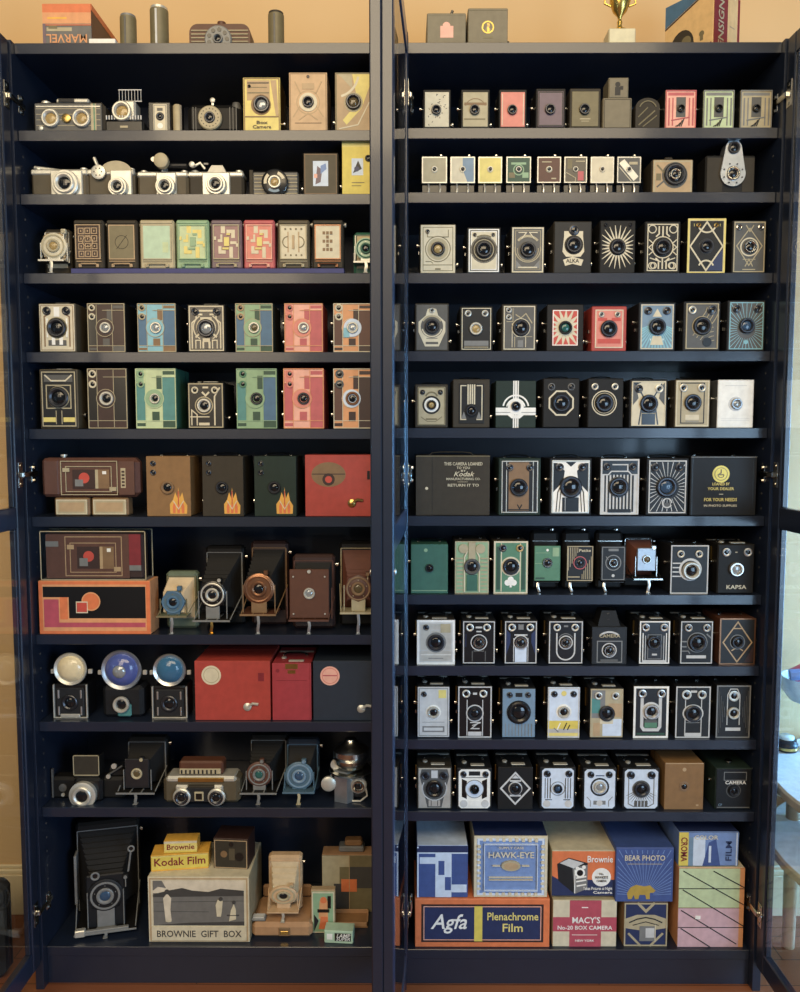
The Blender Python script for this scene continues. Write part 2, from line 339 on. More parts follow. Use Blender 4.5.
def strap(root, W, y, z, m='lea', hgt=.006, span=.6):
    k = MB(); a = W*span/2
    k.tube([(-a, y, z), (-a*.9, y, z+hgt*.7), (-a*.5, y, z+hgt), (a*.5, y, z+hgt), (a*.9, y, z+hgt*.7), (a, y, z)], .0012, m, 6, .005)
    for s in (-1, 1): k.box(s*a-.003, s*a+.003, y-.004, y+.004, z, z+.002, 'nik', .0005)
    k.build('carry_handle', root)
def boxcam(row, x0, x1, yt, look, body='lea', plate='blk', pat=None, lens=(.5, .45, .2, 'nik', 'gls'), vf=(), knobs='r', top='strap', d=.095, m=.05, mv=None, vfr=.075, Y=.012, bev=.0015, group=None, name='box_camera', cat='camera', pw=None, rz=0, vring='nik'):
    X, Z, W, H = slot(row, x0, x1, yt, Y)
    if top and H > .03: H -= .003
    r = thing(name, look+', '+where(row), cat, (X, Y, Z), math.radians(rz), group or ('box cameras on the %s' % where(row)))
    b = MB(); b.box(-W/2, W/2, 0, d, 0, H, body, bev)
    b.box(-W/2-.0004, W/2+.0004, d*.68, d*.68+.0015, .0, H+.0004, 'blk' if body not in ('lbrn', 'lred', 'lcrim') else body, .0003); b.build('body', r)
    mv = m*W if mv is None else mv*W; fw, fh = W*(1-2*m), H-2*mv
    f = Face(fw, fh, 0, plate)
    if pat: pat(f)
    o = f.build('face_plate', r); o.location = (0, 0, mv)
    U = lambda u, v: ((u-.5)*fw, mv+v*fh); y = -.0018
    if lens:
        x, z = U(lens[0], lens[1]); lensset(r, x, z, lens[2]*fw, y, lens[3], lens[4], *( [lens[5]] if len(lens) > 5 else []))
    for q in vf:
        x, z = U(q[0], q[1]); finder(r, x, z, (q[2] if len(q) > 2 else vfr)*fw, y, q[3] if len(q) > 3 else vring, 'gls', len(q) > 4)
    if 'r' in knobs: knob(r, W/2, .028, H*.24, 1)
    if 'l' in knobs: knob(r, -W/2, .028, H*.24, -1)
    if 'L' in knobs: knob(r, -W/2, .024, H*.62, -1, .005)
    if 'S' in knobs:
        k = MB(); k.box(W/2, W/2+.004, .016, .022, H*.42, H*.42+.008, 'nik', .001); k.build('shutter_lever', r)
    if 's' in knobs:
        k = MB(); k.box(-W/2-.004, -W/2, .016, .022, H*.42, H*.42+.008, 'nik', .001); k.build('shutter_lever', r)
    if top == 'strap': strap(r, W, d*.45, H, 'lea')
    elif top == 'tan': strap(r, W, d*.45, H, 'tan')
    elif top == 'knob':
        k = MB(); k.lathe((0, .03, H), [(.003, 0), (.003, .0025), (.008, .003), (.008, .0055), (.006, .0065)], 'nik', 'z', 16); k.build('top_knob', r)
    elif top == 'chrome':
        strap(r, W, d*.5, H, 'lea')
        k = MB(); k.box(-W*.1, W*.30, .010, .022, H, H+.0024, 'nsl', .001); k.build('top_catch', r)
        k = MB(); k.lathe((-W*.26,d*.3,H),[(.006,0),(.006,.002),(.004,.0035)],'nsl','z',14); k.build('top_button', r)
        k = MB(); k.box(-W*.46, W*.46, d*.66, d*.74, H, H+.0018, 'nsl', .0008); k.build('top_sheen', r)  # pale bar added to imitate leather sheen towards the back of the top
        k = MB(); k.box(-W/2-.0035, -W/2, .030, .036, H*.55, H*.92, 'brs', .001); k.build('side_latch', r)
    return r

def carton(row, x0, x1, yt, label, side, face, pat, d=.12, Y=.012, top=None, z=None, name='camera_carton', cat='box', group=None, rz=0, yb=None, lid=None):
    X, Z, W, H = slot(row, x0, x1, yt, Y)
    if z is not None: H -= z-zof(row); Z = z+.0004
    r = thing(name, label, cat, (X, Y, Z), math.radians(rz), group)
    b = MB(); b.box(-W/2, W/2, 0, d, 0, H, side, .0008)
    if top: b.box(-W/2+.001, W/2-.001, .001, d-.001, H, H+.0008, top, .0002)
    b.build('carton_body', r)
    f = Face(W-.001, H-.001, 0, face)
    if pat: pat(f)
    f.build('printed_front', r)
    if lid:
        k = MB(); k.box(-W/2-.001, W/2+.001, -.0004, d+.001, H-lid*H, H+.0012, side, .0006); k.build('lid', r)
    return r, X, Z, W, H

def folding(row, x0, x1, yt, label, body='lea', bel='bel', plate='blk', shape='round', pr=.30, ring='nik', gl='gls', zc=.42, trim='nik', bedz=.16, foot='nik', Y=.03, vfx=.22, open_=.06, group=None, xo=0.0, bodyw=.86, bedm=None, bw=.46, pleats=7, top='nik', extra=None, knob_=True):
    X, Z, W, H = slot(row, x0, x1, yt, Y+open_*.6)
    r = thing('folding_camera', label+', '+where(row), 'camera', (X, Y, Z), 0, group)
    bw2 = W*bodyw/2; yb = open_; dep = .028; z0 = H*.0
    b = MB(); b.box(-bw2+xo, bw2+xo, yb, yb+dep, z0, H, body, .006); b.build('body', r)
    t = MB(); o = .0012; a = bw2-.004
    for s in (-1, 1): t.box(s*a-.0012+xo, s*a+.0012+xo, yb-.0012, yb+.004, bedz*H, H*.92, trim, .0005)
    t.box(-a+xo, a+xo, yb-.0012, yb+.002, H*.915, H*.925, trim, .0005); t.build('body_trim', r)
    # bellows
    px, pz = 0.0, zc*H; R = pr*W; back = (bw2-.007, H*.36, H*.54); fr = (R*.8, R*.8, pz)
    m = MB(); rings = []; N = pleats*2; i = 0
    for i in range(N+1):
        q = i/N; k = 1.0 if i % 2 == 0 else .90
        hx = (back[0]*(1-q)+fr[0]*q)*k; hz = (back[1]*(1-q)+fr[1]*q)*k; c = back[2]*(1-q)+fr[2]*q; xx = xo*(1-q)
        y = yb*(1-q)+.006*q; rings.append([(xx-hx, y, c-hz), (xx+hx, y, c-hz), (xx+hx, y, c+hz), (xx-hx, y, c+hz)])
    vs = [p for R_ in rings for p in R_]; fs = []
    for i in range(N): fs += [[i*4+k, i*4+(k+1) % 4, i*4+4+(k+1) % 4, i*4+4+k] for k in range(4)]
    fs += [[0, 1, 2, 3], [N*4+k for k in range(4)]]
    m.add(vs, fs, bel); m.build('bellows', r, smooth=False)
    # bed
    bz = bedz*H; bd = MB(); bd.box(-bw2*.94, bw2*.94, -.012, yb+.004, bz-.0025, bz, bedm or body, .001); bd.box(-bw2*.30, -bw2*.24, -.010, yb, bz, bz+.0015, trim); bd.box(bw2*.24, bw2*.30, -.010, yb, bz, bz+.0015, trim)
    bd.box(-bw2*.94, bw2*.94, -.0135, -.012, bz-.003, bz+.0012, trim, .0004); bd.build('bed', r)
    for s in (-1, 1):
        st = MB(); st.tube([(s*bw2*.90, -.004, bz), (s*bw2*.95+xo*.6, yb*.6, bz+H*.16), (s*bw2*.98+xo, yb, bz+H*.26)], .0013, trim, 6); st.build('strut', r)
    f = MB(); f.tube([(0, -.012, bz), (.002, -.014, bz*.6), (0, -.0135, bz*.25), (0, -.012, .0008)], .0035, foot, 6, .0012); f.box(-.005, .005, -.018, -.007, 0, .0012, foot, .0004); f.build('foot', r)
    # front standard
    p = MB()
    if shape == 'round': p.lathe((px, .006, pz), [(R, 0), (R, .003), (R*.93, .0045), (R*.72, .005)], plate, 'y', 28)
    elif shape == 'oct': p.lathe((px, .006, pz), [(R, 0), (R, .003), (R*.92, .0045)], plate, 'y', 8)
    elif shape == 'scallop': 
        p.lathe((px, .006, pz), [(R, 0), (R*.97, .003), (R*.9, .0045)], plate, 'y', 6); p.lathe((px, .006, pz), [(R*.86, .0045), (R*.84, .0055)], plate, 'y', 24)
    else: p.box(px-R*.9, px+R*.9, .001, .006, pz-R*1.15, pz+R*1.1, plate, .0015)
    if shape != 'rect':
        p.box(-R*.5, R*.5, .002, .006, bz, pz-R*.5, trim if shape != 'scallop' else plate, .001)
        p.lathe((px, .0012, pz), [(R*.86, -.001), (R*.86, .0008), (R*.82, .0014), (R*.74, .0008), (R*.74, -.001)], ring, 'y', 28)
        for a_ in range(0, 360, 72): q_ = math.radians(a_+18); p.lathe((px+math.cos(q_)*R*.62, .0012, pz+math.sin(q_)*R*.62), [(.0012, 0), (.0012, .0008)], trim, 'y', 6)
    for s in (-1, 1): p.box(s*R*1.02-.0011, s*R*1.02+.0011, .003, .006, bz, pz+R*.25, trim, .0005)
    p.build('front_standard', r)
    lensset(r, px, pz, R*(.5 if shape != 'rect' else (.26 if pr > .35 else .42)), .0012, ring, gl, .004)
    v = MB(); v.box(vfx*W-.005, vfx*W+.005, .0, .010, pz+R*.9, pz+R*.9+.010, plate, .001); v.lathe((vfx*W, 0, pz+R*.9+.005), [(.004, 0), (.004, .0015), (.0025, .0015), (.0025, .0008)], ring, 'y', 14); v.box(vfx*W-.001, vfx*W+.001, .002, .006, pz+R*.4, pz+R*.92, trim); v.build('viewfinder', r)
    if knob_: k = MB(); k.lathe((bw2+xo, yb+.014, H*.86), [(.003, 0), (.003, .002), (.006, .0025), (.006, .007)], top, 'x', 14); k.build('winding_knob', r)
    if extra: extra(r, W, H, pz, R, bz, yb, bw2)
    return r

# ------------------------------------------------------------------ printed / embossed face designs
def both(f, fn):                       # draw mirrored about the centre line
    fn(lambda u: u); fn(lambda u: 1-u)
def f_full(*ops):
    def g(f):
        for o in ops: getattr(f, o[0])(*o[1:])
    return g
def beau(c1, c2, c3, c4, ln):          # two-tone geometric plate: c1 field, c2 columns, c3 right column, c4 accents, ln outline
    def g(f):
        f.rect(.0, .13, .24, .76, c2); f.rect(.66, .0, 1, .86, c3); f.rect(.66, .0, 1, .13, c4); f.rect(.68, .90, .97, .96, c4)
        f.rect(.0, .78, .20, .97, c1); f.rect(.40, .12, .58, .28, c4); f.rect(.52, .66, .66, .88, c4); f.rect(.0, .04, .24, .09, c4)
        for u in (.24, .66): f.line([(u, .02), (u, .98)], .014, ln)
        f.line([(0, .76), (.24, .76)], .014, ln); f.line([(0, .13), (1, .13)], .014, ln); f.line([(.40, .86), (1, .86)], .014, ln); f.frame(.01, .007, .99, .993, .02, ln)
        f.disc(.46, .50, .235, c1); f.ring(.46, .50, .235, .014, ln)
    return g
def deco_maze(c, bg=None):
    def g(f):
        f.frame(.03, .02, .97, .98, .03, c)
        def h(q):
            f.line([(q(.10), .06), (q(.10), .62), (q(.22), .70), (q(.22), .95)], .035, c); f.line([(q(.20), .06), (q(.20), .24), (q(.33), .24), (q(.33), .06)], .03, c)
            f.arc(.5, .52, .36, .03, 120 if q(0) == 0 else -60, 240 if q(0) == 0 else 60, c); f.rect(min(q(.26), q(.40)), .78, max(q(.26), q(.40)), .82, c)
        both(f, h); f.line([(.4, .06), (.4, .2), (.6, .2), (.6, .06)], .03, c); f.ring(.5, .52, .26, .03, c)
    return g
def outline(c, wd=.025, i=.02): return lambda f: f.frame(i+wd/2, (i+wd/2)*f.w/f.h, 1-i-wd/2, 1-(i+wd/2)*f.w/f.h, wd, c)
def join(*fs): 
    def g(f):
        for q in fs: q(f)
    return g
def op(name, *a): return lambda f: getattr(f, name)(*a)

# ================================================================== RIGHT BOOKCASE
# ---- shelf 1: small novelty box cameras
def speck(c, n=26):
    def g(f):
        rr = random.Random(n)
        for i in range(n):
            u, v, a = rr.uniform(.1,.9), rr.uniform(.06,.94), rr.uniform(0, 6.28); f.line([(u, v), (u+.07*math.cos(a), v+.05*math.sin(a))], .03, c); f.lv -= 1
        f.lv += 1
    return g
def trim3(c1, c2):
    def g(f):
        f.rect(.08, .86, .92, .94, c2); f.rect(.35, .30, .66, .82, 'sgry'); f.line([(.12,.08),(.12,.8)], .05, c2); f.line([(.24,.08),(.24,.8)], .04, c2); f.line([(.78,.08),(.78,.8)], .04, c2); f.line([(.9,.08),(.9,.8)], .05, c2)
        for i in range(4): f.line([(.34+.06*i, .06), (.44+.06*i, .10+.06*i)], .03, 'dgry')
        f.line([(.2,.22),(.8,.3)], .03, c2); f.frame(.02,.015,.98,.985,.03, c2)
    return g
R1 = [(423,451,88,'tiny box camera with cream speckled front','lea','crm',speck('sgry',30)),
 (461,490,88,'tiny box camera with worn straw-coloured front','lea','crd',f_full(('rect',.05,.62,.95,.70,'tand'),('rect',.05,.2,.9,.24,'olv'),('arc',.5,.5,.42,.03,20,160,'tand'))),
 (499,527,88,'tiny box camera with salmon red front','lea','pnk',f_full(('line',[(.06,.05),(.06,.95)],.03,'crm'),('line',[(.94,.05),(.94,.95)],.03,'crm'))),
 (536,566,87,'tiny box camera with muted violet-grey front','lea','pur',outline('dgry',.04)),
 (570,601,87,'tiny box camera with plain olive-grey front','lgry','olv',f_full(('rect',.3,.2,.7,.23,'crd'),('rect',.36,.14,.64,.16,'crd')))]
for i, q in enumerate(R1):
    boxcam('R1', q[0], q[1], q[2], q[3], q[4], q[5] if i != 3 else 'pur', q[6], (.47,.48,.20,'gun','gls'), (), 'rL' , 'knob', .075, .07, .10)
    # two brass winding studs stand out on the left sides
for q in ((665,697,90,'tiny box camera with pink striped front','lpnk','ros'), (703,735,90,'tiny box camera with pale green striped front','cgrn','gry'), (740,773,90,'tiny box camera with grey-beige striped front','crd','gry')):
    boxcam('R1', q[0], q[1], q[2], q[3], 'lea', q[4], trim3(q[4], q[5]), (.5,.52,.12,'blk','gls'), (), 'L', None, .075, .02, .02)
boxcam('R1', 603, 632, 98, 'plain taupe cardboard box camera under a smaller box', 'taup', 'taup', f_full(('frame',.04,.04,.96,.96,.02,'lgry')), None, (), '', None, .07, .02, .02)
X, Z, W, H = slot('R1', 609, 629, 77, .014); zb = at(619, 98, .014).z
r = thing('sample_box', 'little grey box with dark figure, stacked on the taupe box camera, top right', 'box', (X, .016, zof('R1')+ (at(617,98,.012).z-zof('R1'))+.0006))
b = MB(); b.box(-W/2, W/2, 0, .045, 0, at(619,77,.014).z-zb, 'taup', .001); b.build('body', r)
f = Face(W*.92, (at(619,77,.014).z-zb)*.9, 0, 'taup'); f.rect(.3,.1,.6,.55,'dgry'); f.disc(.45,.68,.14,'dgry'); f.rect(.58,.4,.75,.6,'dgry'); f.build('printed_front', r).location = (0,0,.002)
X, Z, W, H = slot('R1', 636, 660, 98, .014)
r = thing('plaque', 'small dark arched metal plaque camera between taupe box and pink striped camera', 'camera', (X, .014, Z))
b = MB(); pts = [(-W/2, 0), (W/2, 0), (W/2, H*.72)]+[(math.cos(a)*W/2, H*.72+math.sin(a)*H*.28) for a in [PI*k/10 for k in range(1, 10)]]+[(-W/2, H*.72)]
b.prism(pts, 0, .03, 'lgry'); b.build('body', r)
f = Face(W, H, 0); f.line([(.12,.15),(.8,.6)],.05,'olv'); f.line([(.3,.1),(.88,.45)],.04,'olv'); f.line([(.1,.4),(.5,.7)],.04,'olv'); f.arc(.5,.62,.36,.04,20,160,'olv'); f.build('relief', r)

# ---- shelf 2: folded pocket cameras on little feet, and two larger ones
def tiny_folder(x0, x1, look, base, pat, ring='nik'):
    X, Z, W, H = slot('R2', x0, x1, 156, .014); fz = H*.26
    r = thing('pocket_camera', look+', '+where('R2'), 'camera', (X, .014, Z), 0, 'pocket cameras on feet, '+where('R2'))
    b = MB(); b.box(-W/2, W/2, .001, .022, fz, H, 'lea', .003); b.build('body', r)
    f = Face(W*.94, (H-fz)*.94, 0.0005, base, .0012); pat(f); f.frame(.03,.03,.97,.97,.04,'nsl' if ring == 'nik' else ring); f.build('face_plate', r).location = (0, 0, fz+(H-fz)*.03)
    lensset(r, 0, fz+(H-fz)*.52, W*.11, -.001, 'nsl', 'gls', .002, 16)
    for s, u in ((-1, -.22), (1, .20)):
        k = MB(); k.tube([(u*W, .002, fz+.002), (u*W+.001, -.004, fz*.4), (u*W, -.003, .0008)], .0017, 'chr', 6, .001); k.build('foot', r)
    k = MB(); k.box(-W*.46, W*.46, .006, .018, 0, fz+.001, 'blk', .001); k.build('stand_block', r)
    k = MB(); k.lathe((W*.25, .011, H), [(.002, 0), (.002, .002), (.005, .002), (.005, .0045)], 'nik', 'z', 10); k.build('winding_knob', r)
tiny_folder(421,448,'pocket camera with plain beige front', 'crd', f_full(('disc',.5,.52,.13,'crm')))
tiny_folder(449.5,476,'pocket camera with cream and grey-blue front', 'crm', f_full(('rect',.5,.03,.97,.97,'sblu'),('poly',[(.5,.03),(.7,.03),(.5,.5)],'crm')))
tiny_folder(477.5,503,'pocket camera with pale yellow front', 'ylb', f_full(('disc',.5,.52,.13,'crm')))
tiny_folder(505.5,532,'pocket camera with olive green patterned front', 'dgn', f_full(('rect',.2,.7,.8,.78,'lgn'),('rect',.1,.2,.35,.4,'olv'),('rect',.65,.2,.9,.4,'lgn'),('ring',.5,.5,.2,.04,'lgn')))
tiny_folder(536.5,562,'pocket camera with maroon brown front', 'brn', f_full(('rect',.2,.78,.6,.82,'crd'),('disc',.5,.52,.14,'crd'),('rect',.6,.15,.8,.2,'crd')))
tiny_folder(563.5,588,'pocket camera with black front and ochre blocks', 'blk', f_full(('rect',.15,.55,.35,.9,'olv'),('rect',.6,.1,.85,.45,'ros'),('line',[(.1,.4),(.5,.2),(.5,.05)],.03,'crd'),('rect',.5,.8,.9,.84,'crd')))
tiny_folder(590,615,'pocket camera with light sand front', 'crm', f_full(('disc',.5,.52,.12,'tan')))
tiny_folder(616.5,642,'pocket camera with diagonal silver band on grey', 'sgry', f_full(('poly',[(.08,.75),(.3,.9),(.9,.25),(.7,.08)],'nsl'),('rect',.5,.7,.85,.8,'crd'),('line',[(.1,.6),(.6,.08)],.03,'crm')))
X, Z, W, H = slot('R2', 652, 694, 158, .02)
r = thing('box_camera', 'brown-grey camera with framed gold front, second shelf of right bookcase', 'camera', (X, .02, Z))
b = MB(); b.box(-W/2, W/2, 0, .06, 0, H*.97, 'lgry', .003); b.build('body', r)
f = Face(W*.94, H*.92, 0, 'tan', .001); f.frame(.03,.04,.97,.96,.04,'crd'); f.ring(.55,.55,.3,.05,'sgry'); f.line([(.1,.2),(.35,.45)],.04,'sgry'); f.line([(.1,.85),(.3,.6)],.04,'olv'); f.rect(.08,.4,.2,.6,'olv'); f.build('face_plate', r).location = (0,0,H*.02)
lensset(r, W*.05, H*.54, W*.26, -.0015, 'gun', 'gls', .006); lensset(r, W*.05, H*.54, W*.13, -.005, 'nik', 'gls', .003)
k = MB(); k.box(-W*.12, W*.08, .02, .04, H*.97, H*1.12, 'lgry', .002); k.build('top_finder', r)
X, Z, W, H = slot('R2', 706, 756, 154, .02)
r = thing('reflex_camera', 'dark leather camera with tall silver pear-shaped twin lens plate, second shelf of right bookcase', 'camera', (X, .02, Z))
b = MB(); b.box(-W/2, W/2, 0, .05, 0, H*.97, 'lea', .003); b.box(-W/2+.003, -W*.16, -.0008, 0, .003, H*.9, 'lgry'); b.box(W*.24, W/2-.003, -.0008, 0, .003, H*.9, 'lgry'); b.build('body', r)
cx, c1, c2, ra, rb = W*.03, H*.50, H*1.12, W*.25, W*.16
pts = [(cx+math.cos(a)*ra, c1+math.sin(a)*ra) for a in [math.radians(q) for q in range(-200, 21, 10)]]+[(cx+math.cos(a)*rb, c2+math.sin(a)*rb) for a in [math.radians(q) for q in range(15, 166, 10)]]
p = MB(); p.prism(pts, -.006, .02, 'alu'); p.build('lens_plate', r)
lensset(r, cx, c1, ra*.55, -.006, 'nik', 'gls', .004); lensset(r, cx, c2, rb*.75, -.006, 'gun', 'gls', .004)
for a in range(0, 360, 45): q = math.radians(a+22); k = MB(); k.lathe((cx+math.cos(q)*ra*.78, -.006, c1+math.sin(q)*ra*.78), [(.0018,0),(.0018,.0012)], 'gun', 'y', 8); k.build('index_mark', r)
for u in (-.25, .32): k = MB(); k.lathe((u*W, .025, H*.97), [(.006,0),(.006,.006),(.003,.007)], 'gun', 'z', 14); k.build('dial', r)

# ---- shelf 3
def pt(*ops): return f_full(*ops)
def d31(f): f.frame(.07,.05,.93,.95,.02,'olv'); f.ring(.5,.5,.36,.025,'olv'); f.disc(.5,.5,.31,'crd'); f.line([(.07,.17),(.93,.17)],.02,'olv'); f.line([(.14,.24),(.3,.24),(.36,.2)],.02,'olv'); f.rect(.42,.07,.58,.10,'olv'); f.line([(.2,.9),(.2,.75),(.4,.75)],.02,'olv'); f.line([(.8,.9),(.8,.75),(.6,.75)],.02,'olv')
boxcam('R3',420,456,223,'cream faced box camera with pale ringed lens','lolv','crm',d31,(.5,.5,.20,'gun','amb'),((.2,.86,.06),),'rLs','strap',.1,.02)
def d32(f): f.frame(.06,.04,.94,.96,.03,'blk'); f.rect(.1,.07,.9,.93,'crm'); f.ring(.5,.52,.42,.03,'sgry'); f.disc(.5,.52,.40,'blk'); f.ring(.5,.52,.32,.02,'crd'); f.arc(.5,.52,.46,.04,60,120,'olv')
boxcam('R3',467,501,226,'black box camera, white front and oversized black lens bezel','lea','wht',d32,(.5,.52,.26,'gun','gls',.006),((.2,.86,.06),(.8,.86,.06)),'rLs','strap',.1,.05)
def d33(f): f.frame(.03,.02,.97,.98,.04,'crm'); f.frame(.11,.08,.89,.92,.015,'crd'); f.arc(.5,.52,.40,.07,40,140,'crd'); f.arc(.5,.52,.40,.03,170,370,'crd'); f.arc(.5,.5,.33,.02,170,370,'crd'); f.poly([(.13,.1),(.35,.1),(.13,.28)],'gry'); f.poly([(.87,.1),(.65,.1),(.87,.28)],'gry'); f.line([(.2,.88),(.45,.88),(.3,.74)],.03,'crm'); f.line([(.8,.88),(.55,.88),(.7,.74)],.03,'crm'); f.rect(.2,.1,.8,.13,'crm')
boxcam('R3',511,545,225,'grey box camera, cream frame and arched lettering band over lens','lea','sgry',d33,(.5,.5,.24,'gun','gls',.006),(),'rLs','strap',.1,.03)
def d34(f): f.poly([(.22,.42),(.26,.72),(.26,.82),(.78,.82),(.78,.72),(.82,.42),(.72,.32),(.32,.32)],'crm'); f.poly([(.24,.26),(.5,.32),(.80,.26),(.74,.14),(.5,.18),(.30,.14)],'crm'); f.text('ALKA',.5,.235,.15,'blk',.36); f.disc(.53,.55,.26,'blk'); f.disc(.53,.84,.15,'blk')
boxcam('R3',554,592,220,'olive-black box camera with cream shield and arched nameplate','lgry','dgry',d34,(.53,.55,.22,'gun','gls'),((.53,.84,.13,'gun'),),'rLs','strap',.1,.02)
def d35(f): f.rays(.5,.5,.24,.62,24,.055,'crm',m=.05)
boxcam('R3',600,636,219,'dark leather box camera with long cream sunburst','lea','lea',d35,(.5,.5,.22,'gun','gls'),((.14,.92,.05,'gun'),(.86,.92,.05,'gun')),'rLs','strap',.1,.02)
def d36(f):
    f.frame(.03,.02,.97,.98,.03,'crm')
    for u in (.17,.83): f.ring(u,.88,.12,.03,'crm'); f.ring(u,.12,.10,.03,'crm')
    for u in (.38,.5,.62): f.line([(u,.94),(u,.78),(u+(u-.5)*.8,.72)],.045,'crm'); f.line([(u,.05),(u,.22),(u+(u-.5)*.8,.28)],.045,'crm')
    f.ring(.5,.5,.33,.03,'crm')
    for s in (-1,1): f.line([(.5+s*.44,.34),(.5+s*.30,.42),(.5+s*.44,.5),(.5+s*.30,.58),(.5+s*.44,.66)],.03,'crm'); f.ring(.5+s*.28,.12,.09,.03,'crm'); f.line([(.5+s*.05,.2),(.5+s*.4,.28)],.03,'crm')
boxcam('R3',645,681,220,'black box camera laced with cream loops and petals','lea','blk',d36,(.5,.5,.25,'gun','gls',.006),(),'rLs','strap',.1,.06)
def d37(f): f.rect(.06,.04,.94,.96,'blk'); f.frame(.025,.015,.975,.985,.05,'ylb'); f.poly([(.5,.06),(.93,.06),(.93,.45)],'dblu'); f.line([(.5,.94),(.93,.5),(.5,.06),(.07,.5)],.04,'crm',True); f.arc(.5,.92,.24,.04,200,340,'crm'); f.arc(.5,.10,.2,.04,20,160,'crm'); f.disc(.5,.50,.2,'gun'); f.text('l',.16,.88,.1,'ylb'); f.text('l',.84,.88,.1,'ylb')
boxcam('R3',688,726,219,'box camera with gold frame and large cream diamond','lea','crm',d37,(.5,.5,.17,'gun','gls'),((.28,.88,.06,'brs'),(.74,.88,.06,'brs')),'L',None,.1,.0)
def d38(f): f.frame(.03,.02,.97,.98,.03,'crd'); f.line([(.5,.86),(.9,.52),(.5,.14),(.1,.52)],.03,'crd',True); f.ring(.5,.5,.27,.04,'crm'); f.line([(.38,.12),(.5,.26),(.62,.12)],.03,'crd'); f.line([(.3,.26),(.7,.26)],.02,'crd'); f.line([(.38,.92),(.5,.8),(.62,.92)],.03,'crd'); f.rect(.3,.05,.7,.07,'crd')
boxcam('R3',733,767,219,'grey box camera, thin diamond outline around ringed lens','lea','sgry',d38,(.52,.5,.20,'nik','gls'),((.16,.88,.09),(.84,.88,.09)),'L','strap',.1,.03)

# ---- shelf 4
def d41(f): f.poly([(.5,.93),(.64,.90),(.70,.76),(.93,.62),(.93,.40),(.72,.08),(.28,.08),(.07,.40),(.07,.62),(.30,.76),(.36,.90)],'crm'); f.disc(.5,.52,.36,'sgry'); f.arc(.5,.52,.32,.04,195,345,'crm'); f.arc(.5,.52,.33,.05,30,150,'crd'); f.rect(.3,.13,.7,.18,'sgry'); f.line([(.32,.26),(.68,.26)],.02,'sgry')
boxcam('R4',415,449,302,'dark box camera with cream shield, small top finder','lgry','sgry',d41,(.5,.52,.23,'gun','gls'),((.5,.87,.08,'nsl'),),'rLs','strap',.1,.04)
def d42(f): f.frame(.03,.02,.97,.98,.025,'crm'); f.rect(.1,.10,.9,.22,'gry'); f.rect(.1,.06,.9,.08,'crd')
boxcam('R4',460,493,305,'charcoal box camera, two ringed finders, small cream lens','lea','dgry',d42,(.48,.5,.21,'nsl','amb'),((.22,.86,.11,'nsl'),(.78,.86,.11,'nsl')),'rLs','strap',.1,.04)
def d43(f): f.frame(.03,.02,.97,.98,.03,'crm'); f.line([(.28,.06),(.28,.60)],.02,'crm'); f.line([(.36,.06),(.36,.3)],.02,'crd'); f.line([(.1,.64),(.30,.64),(.30,.94)],.02,'crd'); f.line([(.38,.8),(.55,.72),(.7,.82),(.9,.6)],.03,'crd'); f.line([(.4,.3),(.9,.3)],.02,'crd'); f.rect(.45,.06,.62,.22,'gry'); f.ring(.55,.5,.28,.02,'crm'); f.line([(.7,.3),(.7,.06)],.02,'crm')
boxcam('R4',502,537,303,'bronze-grey box camera, two finders stacked at left','lgry','sgry',d43,(.55,.5,.25,'gun','gls'),((.17,.9,.09,'nsl'),(.17,.74,.09,'nsl')),'rLs','strap',.1,.04)
def d44(f): f.rays(.5,.5,.3,.75,16,.16,'crm',m=.03,a0=11); f.disc(.5,.5,.33,'crm'); f.frame(.03,.02,.97,.98,.035,'wht')
boxcam('R4',547,584,303,'black box camera, red front with white starburst','lea','red',d44,(.5,.5,.26,'blk','glsg'),(),'rLs','strap',.1,.15)
def d45(f): f.frame(.03,.02,.97,.98,.035,'crm'); f.rect(.1,.12,.9,.24,'red'); f.rect(.1,.7,.42,.78,'red'); f.rect(.58,.7,.9,.78,'red')
boxcam('R4',592,627,305,'red sided box camera with coral front and big black lens','lred','pnk',d45,(.48,.5,.29,'gun','gls',.006),((.22,.87,.10,'nsl'),(.78,.87,.10,'nsl')),'rls','strap',.1,.09)
def d46(f): f.rect(.3,.12,.7,.24,'wht'); f.rays(.5,.6,.28,1.1,20,.05,'lblu',200,340,m=.05,taper=False); f.poly([(.36,.72),(.5,.9),(.64,.72)],'crm'); f.frame(.03,.02,.97,.98,.03,'crm'); f.poly([(.3,.1),(.7,.1),(.62,.3),(.38,.3)],'crm')
boxcam('R4',639,676,301,'blue box camera with white rays fanning down from lens','leab','sblu',d46,(.5,.5,.25,'gun','gls',.006),((.22,.85,.12,'gun'),(.78,.85,.12,'gun')),'rLs','strap',.1,.05)
def d47(f):
    for i in range(5): f.arc(.9,.02,.25+.13*i,.02,95,150,'crd')
    for i in range(4): f.arc(.1,.98,.55+.12*i,.02,-60,-10,'crd')
    f.disc(.66,.16,.14,'blk'); f.ring(.5,.5,.29,.02,'crd'); f.frame(.03,.02,.97,.98,.03,'crd')
boxcam('R4',684,721,300,'steel-grey box camera with curved swirl lines','leab','sgry',d47,(.5,.5,.27,'gun','gls',.006),((.2,.85,.12,'nsl'),(.78,.85,.14,'gun')),'rLs','strap',.1,.05)
def d48(f): f.rays(.5,.42,.26,1.2,34,.018,'lblu',m=.04,taper=False); f.frame(.03,.02,.97,.98,.025,'lblu'); f.disc(.5,.16,.06,'lblu')
boxcam('R4',728,766,299,'teal-black box camera with fine pale-blue rays','leab','sgry',d48,(.5,.5,.22,'gun','glsb',.006),((.2,.85,.11,'gun'),(.8,.85,.11,'gun')),'rLs','strap',.1,.04)

